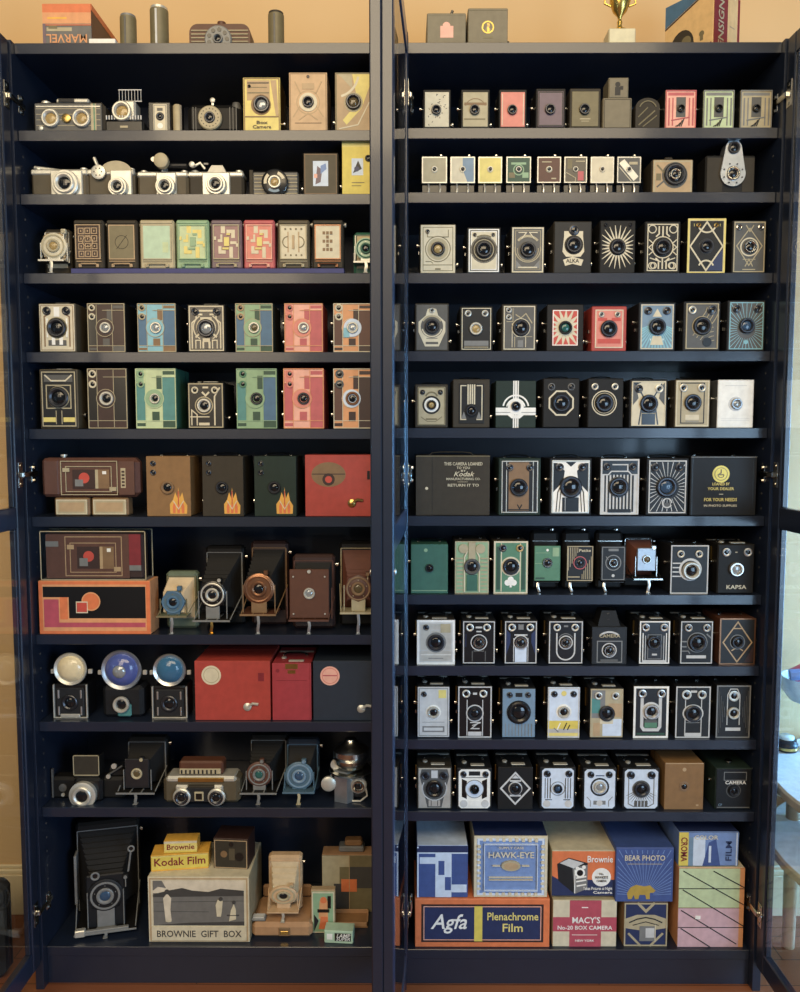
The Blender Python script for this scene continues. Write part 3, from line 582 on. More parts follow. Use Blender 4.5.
# ---- shelf 5
def d51(f): f.frame(.03,.02,.97,.98,.03,'olv'); f.arc(.5,.7,.22,.06,20,160,'olv'); f.disc(.5,.53,.33,'blk'); f.ring(.5,.53,.22,.08,'wht'); f.line([(.12,.22),(.35,.10),(.65,.10),(.88,.22)],.025,'olv'); f.rect(.3,.14,.7,.18,'olv')
boxcam('R5',415,448,383,'box camera with pale gold front, black-and-white target lens','lgry','crd',d51,(.5,.53,.17,'blk','amb'),((.18,.86,.09,'gun'),(.82,.86,.09,'gun')),'L','strap',.1,.08)
def d52(f):
    for i in range(4): f.rect(.34+.085*i,.48,.395+.085*i,.98,'crm')
    for s in (0,1):
        q=(lambda u:u) if s==0 else (lambda u:1-u); f.line([(q(.3),.95),(q(.08),.95),(q(.08),.1),(q(.3),.1)],.04,'crm'); f.poly([(q(.1),.12),(q(.3),.12),(q(.2),.3)],'gry')
    f.disc(.5,.32,.27,'dgry')
boxcam('R5',453,490,378,'brown-black box camera, white vertical bars above low lens','lgry','dgry',d52,(.5,.32,.22,'gun','gls'),(),'r','strap',.1,.16,.12)
def d53(f): f.rect(0,.27,1,.43,'wht'); f.rect(.43,0,.57,1,'wht'); f.line([(.47,0),(.47,1)],.015,'dgry'); f.line([(.53,0),(.53,1)],.015,'dgry'); f.arc(.5,.42,.32,.04,10,170,'wht'); f.arc(.5,.42,.23,.03,10,170,'wht'); f.line([(0,.33),(1,.33)],.012,'gry'); f.disc(.5,.45,.2,'wht'); f.poly([(.3,.27),(.7,.27),(.6,.2),(.4,.2)],'wht')
boxcam('R5',496,536,381,'black-green box camera with broad white cross and arc','ldgr','ldgr',d53,(.5,.46,.12,'gun','gls'),(),'rS',None,.1,.0,.0)
def oct_(f,c,r): f.strip([(x,z) for x,z in [((math.cos(math.radians(22.5+45*k))*r)*f.w,(.5*f.h+math.sin(math.radians(22.5+45*k))*r*f.w)) for k in range(8)]],.045*f.w,c,True)
boxcam('R5',543,580,377,'black box camera with octagonal white lens border','lea','lea',lambda f:(f.ring(.22,.84,.09,.02,'gry'),f.ring(.78,.84,.09,.02,'gry'),oct_(f,'crm',.36)),(.5,.5,.25,'gun','gls'),((.22,.84,.08,'gun'),(.78,.84,.08,'gun')),'rLs','strap',.1,.02)
boxcam('R5',588,624,377,'black box camera with round double white lens ring','lea','lea',lambda f:(f.ring(.46,.5,.35,.03,'crm'),f.ring(.46,.5,.29,.02,'crd')),(.46,.5,.25,'gun','gls'),((.18,.84,.10,'nsl'),(.76,.84,.10,'nsl')),'rLs','strap',.1,.02)
def d56(f): f.poly([(.1,.9),(.3,.98),(.02,.98),(.02,.5),(.06,.5)],'blk'); f.poly([(.3,.8),(.5,.95),(.7,.8),(.6,.7),(.4,.7)],'crm'); f.line([(.12,.94),(.34,.66),(.22,.02)],.04,'blk'); f.line([(.88,.94),(.66,.66),(.78,.02)],.04,'blk'); f.rect(.3,.02,.7,.36,'blk'); f.line([(.3,.28),(.7,.28)],.015,'crd'); f.poly([(.02,.98),(.02,.45),(.2,.62),(.12,.9)],'sgry'); f.poly([(.98,.98),(.98,.45),(.8,.62),(.88,.9)],'sgry'); f.frame(.02,.015,.98,.985,.03,'crm')
boxcam('R5',630,668,378,'black and cream box camera with flared curtain shape','leab','crm',d56,(.5,.50,.26,'gun','gls',.006),((.2,.83,.12,'gun'),(.8,.83,.12,'nsl')),'rLs','strap',.1,.05)
def d57(f): f.frame(.03,.02,.97,.98,.03,'crm'); f.frame(.16,.08,.84,.94,.03,'dgry'); f.rect(.3,.15,.7,.26,'crm'); f.line([(.3,.12),(.7,.12)],.02,'gry')
boxcam('R5',675,711,378,'silvery-grey box camera with double outline','lgry','crd',d57,(.5,.52,.25,'gun','gls'),((.22,.84,.12,'nsl'),(.76,.84,.12,'nsl')),'rLs','strap',.1,.03)
def d58(f): f.frame(.02,.01,.98,.99,.012,'lgy'); f.line([(.1,.2),(.9,.2)],.01,'lgy'); f.line([(.1,.16),(.9,.16)],.01,'lgy'); f.line([(.2,.88),(.8,.88)],.01,'lgy'); f.disc(.5,.5,.2,'lgy')
boxcam('R5',718,754,380,'plain silver-white box camera with rounded top','alu','wht',d58,(.52,.5,.15,'alu','glsw'),(),'L',None,.1,.0,.0)

# ---- shelf 6
def d61(f):
    f.rect(0,0,.22,1,'lgry'); f.line([(.22,0),(.22,1)],.006,'blk'); f.line([(0,.985),(1,.985)],.01,'olv')
    f.text('THIS CAMERA LOANED',.64,.855,.062,'crm',.52); f.text('TO YOU',.64,.79,.045,'crm',.18); f.text('BY',.64,.74,.04,'crm',.07); f.text('Kodak',.64,.685,.09,'crm',.28,shear=.35)
    f.text('MANUFACTURING CO.',.64,.605,.045,'crm',.46); f.rect(.56,.555,.70,.56,'crm'); f.text('RETURN IT TO',.64,.50,.052,'crm',.42); f.disc(.145,.45,.02,'crm')
boxcam('R6',416,490,454,'wide black cardboard box camera with cream printed notice','lgry','lgry',d61,None,(),'','tan',.13,.0,.0,name='camera_box')
def d62(f): f.rect(.20,.04,.75,.97,'tand'); f.frame(.02,.01,.98,.99,.025,'nsl'); f.line([(.14,.02),(.14,.98)],.02,'nsl'); f.line([(.86,.02),(.86,.98)],.02,'nsl'); f.line([(.2,.06),(.8,.06)],.03,'dgry'); f.line([(.44,.16),(.5,.08),(.56,.16)],.03,'dgry')
boxcam('R6',499,541,457,'green-black box camera with tan centre panel','ldgr','dgry',d62,(.47,.49,.24,'gun','gls'),((.22,.87,.10,'gun'),(.77,.87,.10,'gun')),'rLs','strap',.11,.06)
def d63(f): f.poly([(.04,.95),(.04,.4),(.30,.6),(.34,.8),(.14,.95)],'blk'); f.poly([(.96,.95),(.96,.4),(.7,.6),(.66,.8),(.86,.95)],'blk'); f.poly([(.36,.97),(.5,.88),(.64,.97)],'blk'); f.rect(.28,.03,.72,.30,'blk'); f.line([(.36,.05),(.36,.3)],.012,'lgy'); f.line([(.12,.03),(.16,.4),(.3,.62)],.025,'dgry'); f.line([(.2,.03),(.24,.4),(.34,.52)],.02,'dgry'); f.line([(.88,.03),(.84,.4),(.7,.62)],.025,'dgry'); f.line([(.8,.03),(.76,.4),(.66,.52)],.02,'dgry'); f.frame(.02,.015,.98,.985,.03,'nsl')
boxcam('R6',550,592,457,'silver box camera with white X and arched columns','leab','wht',d63,(.5,.5,.29,'gun','gls',.006),((.2,.87,.11,'gun'),(.8,.87,.11,'gun')),'rLs','strap',.11,.05)
def d64(f):
    for i in range(9): f.rect(.1+.09*i,.05,.145+.09*i,.72,'dgry')
    f.rect(.04,.72,.96,.97,'blk'); f.line([(.04,.72),(.2,.72),(.28,.78),(.72,.78),(.8,.72),(.96,.72)],.03,'lgy'); f.line([(.3,.9),(.7,.9),(.7,.78)],.03,'lgy'); f.frame(.02,.015,.98,.985,.04,'lgy'); f.disc(.47,.5,.27,'sgry'); f.rect(.2,.04,.8,.10,'dgry')
boxcam('R6',600,640,457,'silver box camera with vertical pinstripes below black band','leab','lgy',d64,(.47,.50,.25,'gun','gls',.006),((.16,.86,.10,'gun'),(.83,.86,.10,'gun')),'rLs','strap',.11,.02)
def d65(f): f.rays(.5,.48,.30,1.2,30,.02,'lgy',m=.06,taper=False); f.frame(.03,.02,.97,.98,.03,'lgy'); f.disc(.5,.15,.08,'sgry'); f.arc(.5,.2,.12,.03,0,360,'lgy')
boxcam('R6',647,689,457,'black box camera with silver ray lines, bluish lens','leab','dgry',d65,(.47,.5,.26,'gun','glsb',.006),((.18,.86,.11,'gun'),(.80,.86,.11,'gun')),'rLs','strap',.11,.04)
def d66(f):
    f.line([(.03,0),(.03,1)],.01,'blk'); f.line([(0,.985),(1,.985)],.01,'gry'); f.line([(.95,0),(.95,1)],.006,'blk'); f.disc(.46,.70,.13,'gld'); f.ring(.46,.70,.095,.01,'olv'); f.line([(.46,.78),(.46,.72),(.42,.69),(.50,.69)],.02,'olv'); f.arc(.46,.69,.045,.012,180,360,'olv')
    f.text('LOANED BY',.46,.53,.06,'ylb',.26); f.text('YOUR DEALER',.46,.45,.06,'ylb',.40); f.rect(.44,.355,.50,.365,'crm'); f.text('FOR YOUR NEEDS',.46,.265,.07,'ylb',.50); f.text('IN PHOTO SUPPLIES',.46,.165,.045,'crm',.50)
boxcam('R6',691,757,455,'wide black cardboard box camera, gold seal and lettering','leab','leab',d66,None,(),'','strap',.13,.0,.0,name='camera_box')

# ---- shelf 7
boxcam('R7',411,448,543,'plain green box camera with small dark lens hole','lteal','lteal',pt(('line',[(.02,.06),(.98,.06)],.02,'lgn'),('disc',.4,.88,.05,'lgn')),(.5,.52,.11,'dgry','gls'),(),'L','strap',.1,.0,.0)
def d72(f):
    f.frame(.02,.01,.98,.99,.03,'crd')
    for i in range(9):
        for s in (0,1): u0,u1=((.05,.24) if s==0 else (.76,.95)); f.rect(u0,.06+.075*i,u1,.085+.075*i,'crd')
    for u in (.28,.72): f.line([(u,.03),(u,.7),(.5+(u-.5)*.6,.82)],.04,'crm')
    f.rect(.34,.06,.66,.36,'lteal'); f.disc(.25,.86,.14,'crd'); f.disc(.75,.86,.14,'crd'); f.rect(.4,.66,.6,.98,'crd')
boxcam('R7',455,489,540,'sea-green box camera, cream columns and side stripes','lgry','lgn',d72,(.5,.52,.24,'sgry','gls'),((.25,.86,.09,'gun'),(.75,.86,.09,'gun')),'L','strap',.1,.0,.0)
def d73(f): f.frame(.025,.015,.975,.985,.05,'crm'); f.line([(.22,.04),(.22,.96)],.03,'crm'); f.line([(.78,.04),(.78,.96)],.03,'crm'); f.disc(.5,.52,.29,'crm'); f.disc(.5,.27,.09,'wht'); f.disc(.41,.21,.09,'wht'); f.disc(.59,.21,.09,'wht'); f.rect(.47,.12,.53,.22,'wht'); f.rect(.08,.08,.18,.9,'dgn'); f.rect(.82,.08,.92,.9,'dgn')
boxcam('R7',494,528,540,'green box camera, cream frame and white clover','lgry','grn',d73,(.5,.52,.24,'gun','gls'),((.26,.87,.11,'gun'),(.76,.87,.11,'amb')),'L','strap',.1,.0,.0)
def pocket(x0, x1, y0, y1, look, plate, pat, ring='nik', gl='gls', bodyrect=None):
    X, Z, W, H = slot('R7', x0, x1, y0, .03); zb = at((x0+x1)/2, y1, .03).z-zof('R7')
    r = thing('folding_camera', look+', '+where('R7'), 'camera', (X, .03, Z), 0, 'folding pocket cameras on the seventh shelf')
    bh = at(x0, 531, .06).z-zof('R7')
    b = MB(); b.box(-W*.54, W*.54, .03, .058, 0, bh, 'lea', .006); b.build('body', r)
    t = MB(); t.box(-W*.5, W*.5, .0285, .031, H*1.05, H*1.08, 'nik', .0004); t.lathe((W*.3,.044,bh-.0005), [(.007,0),(.007,.004),(.005,.005)], 'nik', 'z', 12); t.build('body_trim', r)
    m = MB(); a, c = W*.40, (H-zb)/2*.8; z = (zb+H)/2
    for i in range(6): k = 1 if i % 2 else .9; m.box(-a*k, a*k, .002+i*.0048, .002+(i+1)*.0048, z-c*k, z+c*k, 'bel')
    m.build('bellows', r, smooth=False)
    f = Face(W, H-zb, 0, plate, .001); pat(f); f.build('front_plate', r).location = (0, 0, zb)
    lensset(r, -W*.0, zb+(H-zb)*.52, W*.19, -.0015, ring, gl, .003)
    k = MB(); k.box(-W*.45, W*.45, -.004, .032, zb-.004, zb-.001, 'blk', .001); k.build('bed', r)
    k = MB(); k.tube([(-W*.36, -.002, zb-.002), (-W*.38, -.006, zb*.5), (-W*.30, -.004, .001)], .003, 'chr', 6, .0012); k.build('foot', r)
pocket(534.5,560.5,546,581,'small black folding camera with bright green front','grn',pt(('line',[(.02,.5),(.3,.5)],.02,'lgn'),('rect',.7,.7,.95,.95,'lgn'),('line',[(.05,.8),(.6,.8)],.015,'lgn'),('rect',.05,.05,.4,.1,'dgn'),('disc',.5,.88,.05,'wht')))
def d75(f):
    for i in range(6): f.line([(.06+.07*i,.3+.1*i),(.06+.07*i,.96)],.025,'crd'); f.line([(.94-.07*i,.05),(.94-.07*i,.7-.1*i)],.025,'crd')
    f.text('Petite',.68,.87,.16,'crm',.45); f.rect(.05,.1,.5,.13,'crd'); f.frame(.02,.015,.98,.985,.03,'crd'); f.disc(.5,.52,.26,'blk'); f.ring(.5,.52,.24,.03,'ros')
pocket(567,593,546,581,'small black folding camera with striped dark front','dgry',d75,'gun')
pocket(601,626,546,581,'small black folding camera with plain shutter front','dgry',pt(('frame',.06,.04,.94,.96,.03,'gry'),('ring',.5,.52,.3,.04,'gry'),('rect',.3,.85,.7,.92,'gry'),('line',[(.2,.7),(.3,.6)],.03,'gry'),('disc',.5,.15,.06,'lgy')),'nik')
folding('R7',624,662,536,'small folding camera with tan bellows and square silver shutter','lea','belb','alu','rect',.27,'nik','glsa',.60,'nik',.26,'chr',.03,.18,.05,'folding pocket cameras on the seventh shelf',xo=-.004,bodyw=.8)
def d78(f):
    f.frame(.02,.012,.98,.988,.03,'lgy')
    for i in range(4): f.line([(.05,.36+.09*i),(.32,.36+.09*i)],.03,'lgy')
    f.disc(.52,.5,.3,'lgy'); f.disc(.52,.5,.24,'dgry'); 
boxcam('R7',671,709,544,'charcoal box camera, four stripes left of its lens','leab','dgry',d78,(.54,.48,.24,'nsl','gls',.008),((.26,.82,.10,'nsl'),(.74,.82,.10,'nsl')),'L','strap',.1,.0,.0)
boxcam('R7',718,755,543,'black box camera with KAPSA lettering under ringed lens','lea','lea',pt(('text','KAPSA',.52,.12,.16,'crm',.56),('rect',.47,.84,.53,.86,'crd')),(.5,.5,.20,'chr','glsw',.007),((.22,.85,.12,'chr'),(.82,.85,.12,'chr')),'rL','chrome',.1,.02)

# ---- shelf 8
def d81(f): f.frame(.03,.02,.97,.98,.06,'wht'); f.rect(.09,.08,.91,.92,'nsl'); f.line([(.1,.22),(.9,.22)],.015,'wht'); f.line([(.1,.32),(.28,.32),(.36,.78),(.64,.78),(.72,.32),(.9,.32)],.02,'lgy'); f.rect(.62,.72,.88,.92,'crd'); f.line([(.3,.14),(.7,.14)],.02,'gry'); f.disc(.5,.5,.27,'gry')
boxcam('R8',417,455,619,'bright silver box camera with white border','lgry','lgy',d81,(.5,.5,.22,'gun','gls'),((.24,.84,.08,'gun'),),'rLS','chrome',.1,.0,.0)
def d82(f): f.frame(.03,.02,.97,.98,.03,'lgy'); f.ring(.5,.5,.24,.03,'lgy'); f.line([(.3,.05),(.3,.3)],.03,'sgry'); f.line([(.7,.05),(.7,.3)],.03,'sgry'); f.rect(.4,.83,.6,.87,'lgy'); f.rect(.42,.74,.58,.77,'lgy'); f.line([(.1,.4),(.1,.7)],.02,'dblu'); f.line([(.34,.3),(.66,.3)],.02,'gry')
boxcam('R8',462,496,619,'black box camera, silver outline and plain ringed lens','leab','blk',d82,(.5,.5,.18,'nik','gls'),((.22,.85,.12,'nsl'),(.74,.85,.12,'nsl')),'rLs','chrome',.1,.02)
def d83(f): f.frame(.03,.02,.97,.98,.03,'lgy'); f.rect(.32,.04,.68,.42,'iblu'); f.line([(.28,.05),(.28,.6)],.02,'lgy'); f.line([(.72,.05),(.72,.6)],.02,'lgy'); f.rect(.3,.66,.7,.69,'lgy'); f.poly([(.05,.2),(.18,.5),(.18,.7),(.05,.8)],'dblu'); f.poly([(.95,.2),(.82,.5),(.82,.7),(.95,.8)],'dblu'); f.rect(.42,.80,.58,.92,'gry'); f.ring(.5,.5,.22,.03,'lgy')
boxcam('R8',504,538,619,'black box camera with pale block below lens','leab','blk',d83,(.5,.5,.19,'nik','gls'),((.22,.85,.12,'nsl'),(.78,.85,.12,'nsl')),'rLs','chrome',.1,.02)
def d84(f): f.frame(.03,.02,.97,.98,.03,'lgy'); f.line([(.24,.72),(.24,.3)],.04,'lgy'); f.line([(.76,.72),(.76,.3)],.04,'lgy'); f.arc(.5,.3,.26,.04,180,360,'lgy'); f.ring(.5,.5,.19,.03,'lgy'); f.arc(.5,.53,.22,.02,30,150,'gry'); f.rect(.44,.86,.56,.9,'gry')
boxcam('R8',548,584,619,'black box camera with silver U-shaped outline','leab','blk',d84,(.5,.5,.15,'nik','gls'),((.24,.85,.11,'nsl'),(.76,.85,.11,'nsl')),'rLs','chrome',.1,.02)
def d85(f): f.frame(.16,.06,.86,.62,.03,'gry'); f.arc(.5,.48,.42,.05,50,130,'lgy'); f.ring(.5,.38,.2,.03,'lgy'); f.rect(.25,.06,.75,.14,'sgry'); f.frame(.02,.02,.98,.98,.02,'dgry'); f.text('CAMERA',.5,.76,.14,'crd',.6)
rr = boxcam('R8',592,627,627,'dark bakelite box camera with raised finder hump','leab','dgry',d85,(.5,.38,.16,'nik','gls'),(),'rLs',None,.08,.0,.0)
X, Z, W, H = slot('R8', 592, 627, 627, .012); k = MB(); k.hull([[(-W*.32,.004),(W*.32,.004),(W*.32,.05),(-W*.32,.05)],[(-W*.2,.008),(W*.2,.008),(W*.2,.046),(-W*.2,.046)]],[H,H+.034],'lea'); k.build('finder_hood', rr)
for z in (.012,.025): finder(rr, 0, H+z, .0045, .0085-(.001 if z<.02 else 0), 'gun')
def d86(f):
    f.frame(.03,.02,.97,.98,.04,'wht'); f.line([(.12,.06),(.12,.72)],.03,'wht'); f.line([(.2,.06),(.2,.66)],.02,'lgy'); f.line([(.88,.06),(.88,.72)],.03,'wht'); f.line([(.8,.06),(.8,.66)],.02,'lgy'); f.rect(.1,.03,.9,.09,'lgy'); f.frame(.28,.12,.72,.68,.02,'gry'); f.rect(.42,.2,.58,.24,'lgy')
boxcam('R8',639,671,619,'black box camera with bright multi-line silver frame','leab','blk',d86,(.48,.5,.23,'gun','gls'),((.2,.85,.13,'chr'),(.8,.85,.13,'chr')),'rLs','chrome',.1,.02)
def d87(f): f.frame(.03,.02,.97,.98,.03,'lgy'); f.rect(.2,.13,.8,.20,'lgy'); f.line([(.05,.4),(.2,.4)],.04,'gry'); f.line([(.05,.52),(.2,.52)],.04,'gry'); f.ring(.52,.5,.30,.03,'gry'); f.line([(.8,.7),(.95,.6)],.04,'gry'); f.line([(.05,.3),(.25,.3),(.3,.24)],.03,'gry')
boxcam('R8',680,714,619,'grey-black box camera, wide lens over a bright nameplate','leab','dgry',d87,(.52,.5,.27,'gun','gls',.006),((.24,.84,.12,'chr'),(.80,.84,.12,'chr')),'rLs','chrome',.1,.02)
def d88(f): f.frame(.02,.015,.98,.985,.04,'brz'); f.line([(.5,.92),(.9,.48),(.5,.06),(.1,.48)],.035,'tan',True); f.line([(.38,.78),(.62,.78)],.03,'tan'); f.line([(.34,.3),(.5,.38),(.66,.3)],.03,'tan'); f.poly([(.7,.06),(.94,.06),(.94,.4)],'dbr'); f.ring(.5,.49,.2,.02,'gry')
boxcam('R8',720,756,617,'box camera with bronze frame and thin diamond','lbrn','dgry',d88,(.5,.49,.17,'gun','gls'),(),'L','strap',.1,.0,.0)

# ---- shelf 9
def d91(f): f.disc(.5,.5,.24,'wht'); f.rect(.15,.1,.85,.22,'gry'); f.rect(.2,.13,.8,.19,'lgy'); f.frame(.05,.03,.95,.97,.02,'gry'); f.rect(.66,.78,.9,.94,'ylb'); f.line([(.15,.3),(.85,.3)],.01,'gry')  # includes a yellow rectangle in the upper right corner
boxcam('R9',417,450,685,'silver box camera with one dark finder and yellow corner patch','leab','lgy',d91,(.5,.5,.19,'nsl','gls'),((.2,.86,.09,'gun'),),'rLs','chrome',.1,.02)
def d92(f): f.frame(.025,.015,.975,.985,.035,'lgy'); f.line([(.27,.04),(.27,.74)],.025,'lgy'); f.line([(.73,.04),(.73,.74)],.025,'lgy'); f.ring(.5,.48,.24,.035,'lgy'); f.rect(.3,.04,.7,.12,'lgy'); f.line([(.36,.3),(.62,.3),(.4,.18),(.64,.18)],.03,'lgy'); f.line([(.42,.24),(.68,.3)],.025,'lgy'); f.rect(.44,.84,.56,.88,'lgy')
boxcam('R9',458,492,685,'black box camera, silver outline and slanted stripes under lens','leab','blk',d92,(.5,.48,.2,'gun','gls'),((.24,.86,.12,'nsl'),(.74,.86,.12,'nsl')),'rLs','chrome',.1,.0,.0)
def d93(f):
    for i in range(9): f.line([(.1+.1*i,.02),(.1+.1*i,.28)],.02,'gry')
    f.rect(.4,.84,.6,.92,'dgry'); f.disc(.5,.52,.37,'dgry')
boxcam('R9',502,536,687,'steel-blue box camera with oversized black lens','leab','sblu',d93,(.5,.52,.34,'blk','gls',.006),((.22,.88,.09,'gun'),(.78,.88,.09,'gun')),'rLs','chrome',.1,.02)
def d94(f): f.rect(0,0,1,.34,'nsl'); f.rect(0,.18,1,.34,'yel'); f.rect(0,.04,1,.1,'ylb'); f.line([(.3,.16),(.4,.30)],.03,'wht'); f.line([(.5,.16),(.6,.30)],.03,'dgry'); f.line([(.62,.16),(.7,.26)],.03,'dgry'); f.line([(.2,.2),(.34,.12)],.03,'gry'); f.disc(.5,.52,.24,'wht'); f.frame(.03,.02,.97,.98,.03,'lgy'); f.disc(.5,.88,.08,'ylb')
boxcam('R9',548,580,686,'silver box camera with yellow band across its base','leab','iblu',d94,(.5,.52,.19,'nsl','gls'),((.2,.87,.10,'gun'),(.8,.87,.10,'gun')),'rL','chrome',.1,.0,.0)
def d95(f): f.rect(0,.4,.45,.98,'gry'); f.rect(.0,.5,.3,.8,'teal'); f.rect(.55,.42,1,.7,'tan'); f.rect(.38,.03,.98,.38,'iblu'); f.rect(.3,.28,.7,.38,'crm'); f.rect(.1,.03,.3,.3,'tan'); f.frame(.02,.015,.98,.985,.03,'crd')
boxcam('R9',590,624,687,'box camera with tan, teal and pale-blue front','leab','crd',d95,(.5,.5,.24,'gun','gls'),((.24,.86,.12,'nsl'),(.76,.86,.12,'nsl')),'rl','chrome',.1,.02)
def d96(f): f.frame(.03,.02,.97,.98,.06,'wht'); f.line([(.24,.82),(.24,.22),(.3,.16),(.7,.16),(.76,.22),(.76,.82)],.09,'lgy'); f.rect(.32,.2,.68,.34,'grn'); f.rect(.1,.06,.9,.1,'dgn'); f.disc(.5,.52,.27,'lgy'); f.poly([(.3,.3),(.7,.3),(.6,.4),(.4,.4)],'sgry')
boxcam('R9',634,669,685,'black-green box camera, white frame and thick U shape','leab','blk',d96,(.5,.52,.22,'chr','gls',.006),((.24,.86,.12,'chr'),(.78,.86,.12,'chr')),'rL','strap',.1,.0,.0)
def d97(f): f.frame(.025,.015,.975,.985,.035,'lgy'); f.line([(.28,.04),(.28,.8)],.025,'lgy'); f.line([(.74,.04),(.74,.8)],.025,'lgy'); f.rect(.28,.03,.74,.1,'lgy'); f.ring(.5,.48,.28,.04,'lgy',k=.85); f.line([(.32,.3),(.7,.3)],.02,'gry'); f.rect(.42,.88,.6,.92,'lgy')
boxcam('R9',676,711,685,'black box camera, silver column linking two finders and lens','leab','dgry',d97,(.5,.48,.24,'gun','gls'),((.3,.84,.14,'nsl'),(.74,.84,.13,'nsl')),'rLs','strap',.1,.0,.0)
def d98(f):
    f.frame(.02,.015,.98,.985,.04,'gry'); f.line([(.32,.25),(.32,.82),(.4,.93),(.6,.93),(.68,.82),(.68,.25)],.025,'lgy'); f.rect(.28,.14,.72,.2,'lgy')
    for i in range(4): f.line([(.08+.05*i,.1+.1*i),(.08+.05*i,.9-.1*i)],.012,'sgry'); f.line([(.92-.05*i,.1+.1*i),(.92-.05*i,.9-.1*i)],.012,'sgry')
boxcam('R9',717,751,684,'black box camera with twin lenses in a tall capsule','leab','dgry',d98,(.5,.48,.18,'nsl','gls'),((.5,.80,.16,'nsl'),),'L','strap',.1,.0,.0)

# ---- shelf 10
def d101(f): f.rect(.02,.02,.98,.98,'nsl'); f.poly([(.1,.98),(.9,.98),(.96,.8),(.8,.3),(.72,.02),(.28,.02),(.2,.3),(.04,.8)],'sgry'); f.rect(.32,.05,.68,.2,'nsl'); f.line([(.4,.06),(.4,.2)],.02,'dgry'); f.line([(.6,.06),(.6,.2)],.02,'dgry'); f.arc(.5,.5,.38,.03,150,390,'lgy'); f.rect(.4,.76,.6,.95,'lgy')
boxcam('R10',417,452,766,'ornate silver and black box camera with dark lens','lgry','nsl',d101,(.5,.5,.27,'blk','gls'),((.22,.82,.13,'gun'),(.78,.82,.13,'gun')),'rLs','chrome',.1,.04,.03)
def plate_r(f, c):
    f.poly([(.08,0),(.92,0),(1,.06),(1,.94),(.92,1),(.08,1),(0,.94),(0,.06)],c)
def d102(f): plate_r(f,'wht'); f.rect(.32,.84,.68,.95,'dgry'); f.rect(.08,.78,.92,.80,'gry'); f.poly([(.1,.3),(.26,.24),(.26,.7),(.1,.76)],'blk'); f.poly([(.9,.3),(.74,.24),(.74,.7),(.9,.76)],'blk'); f.disc(.5,.5,.29,'iblu'); f.ring(.5,.5,.29,.02,'gry'); f.disc(.16,.12,.12,'lgy'); f.disc(.84,.12,.12,'lgy'); f.rect(.34,.05,.66,.2,'wht')
boxcam('R10',457,492,767,'black box camera with white octagonal plate','leab','leab',d102,(.5,.5,.15,'blk','gls'),((.15,.88,.10,'gun'),(.85,.88,.10,'gun')),'rLs','chrome',.1,.05,.03)
def d103(f): f.poly([(.5,.90),(.95,.5),(.5,.1),(.05,.5)],'lgy'); f.poly([(.5,.84),(.88,.5),(.5,.16),(.12,.5)],'dgry'); f.line([(.34,.68),(.66,.68)],.05,'lgy'); f.line([(.34,.33),(.66,.33)],.05,'lgy'); f.disc(.5,.5,.2,'lgy'); f.poly([(.5,.82),(.6,.74),(.4,.74)],'lgy')
boxcam('R10',498,533,766,'plain black box camera with silver diamond round lens','leab','lea',d103,(.5,.5,.17,'gun','gls'),(),'r','chrome',.1,.0,.0)
def d104(f):
    plate_r(f,'iblu')
    for u in (.1,.18,.26): f.line([(u,.25),(u,.76)],.025,'blk'); f.line([(1-u,.25),(1-u,.76)],.025,'blk')
    f.line([(.1,.22),(.32,.22)],.02,'blk'); f.line([(.68,.22),(.9,.22)],.02,'blk'); f.disc(.16,.12,.11,'lgy'); f.disc(.84,.12,.11,'lgy'); f.ring(.5,.5,.22,.015,'gry')
boxcam('R10',540,576,766,'black box camera, white plate with fine black brackets','leab','leab',d104,(.5,.5,.14,'gun','glsb'),((.16,.87,.11,'gun'),(.84,.87,.11,'gun')),'rLs','chrome',.1,.06,.03)
def d105(f): plate_r(f,'iblu'); f.ring(.5,.55,.28,.06,'dgry'); f.rect(.3,.1,.7,.2,'gry'); f.disc(.5,.14,.1,'lgy'); f.line([(.08,.3),(.2,.2),(.2,.05)],.02,'gry'); f.line([(.92,.3),(.8,.2),(.8,.05)],.02,'gry'); f.line([(.36,.84),(.64,.84)],.03,'dblu')
boxcam('R10',583,617,767,'black box camera, pale plate and wide dark ring round lens','leab','leab',d105,(.5,.55,.2,'nsl','glsw'),((.2,.87,.11,'gun'),(.8,.87,.11,'gun')),'rLs','chrome',.1,.05,.03)
def d106(f): plate_r(f,'iblu'); f.line([(.12,.9),(.12,.12),(.3,.04)],.03,'gry'); f.line([(.88,.9),(.88,.12),(.7,.04)],.03,'gry'); f.rays(.5,.5,.24,.5,14,.03,'gry',200,340); f.rect(.3,.04,.7,.2,'sgry'); f.line([(.4,.05),(.4,.2)],.02,'iblu'); f.line([(.5,.05),(.5,.2)],.02,'iblu'); f.line([(.6,.05),(.6,.2)],.02,'iblu'); f.disc(.5,.5,.27,'sgry')
boxcam('R10',623,660,767,'black box camera, pale rounded plate with violet finders','leab','leab',d106,(.5,.5,.22,'gun','gls'),((.18,.86,.12,'gun'),(.8,.86,.12,'gun')),'rL','chrome',.1,.05,.03)
boxcam('R10',665,704,763,'plain tan cardboard box camera with round black hole','ltan','ltan',pt(('line',[(.02,.99),(.98,.99)],.02,'tan'),('disc',.5,.86,.05,'tan'),('ring',.5,.5,.13,.02,'tand'),('rect',.82,.08,.88,.11,'tan')),(.5,.5,.12,'tand','gls',.001),(),'r',None,.1,.0,.0)
def d108(f): f.frame(.22,.72,.86,.92,.02,'gry'); f.text('CAMERA',.55,.66,.14,'wht',.6); f.ring(.5,.46,.2,.02,'sgry'); f.line([(.03,.04),(.97,.04)],.02,'gry'); f.text('CF',.12,.1,.1,'sblu')
boxcam('R10',716,752,767,'dark green-black box camera with chrome dial on top','ldgr','leab',d108,(.5,.46,.14,'gun','gls'),(),'L','knob',.1,.02,.02)

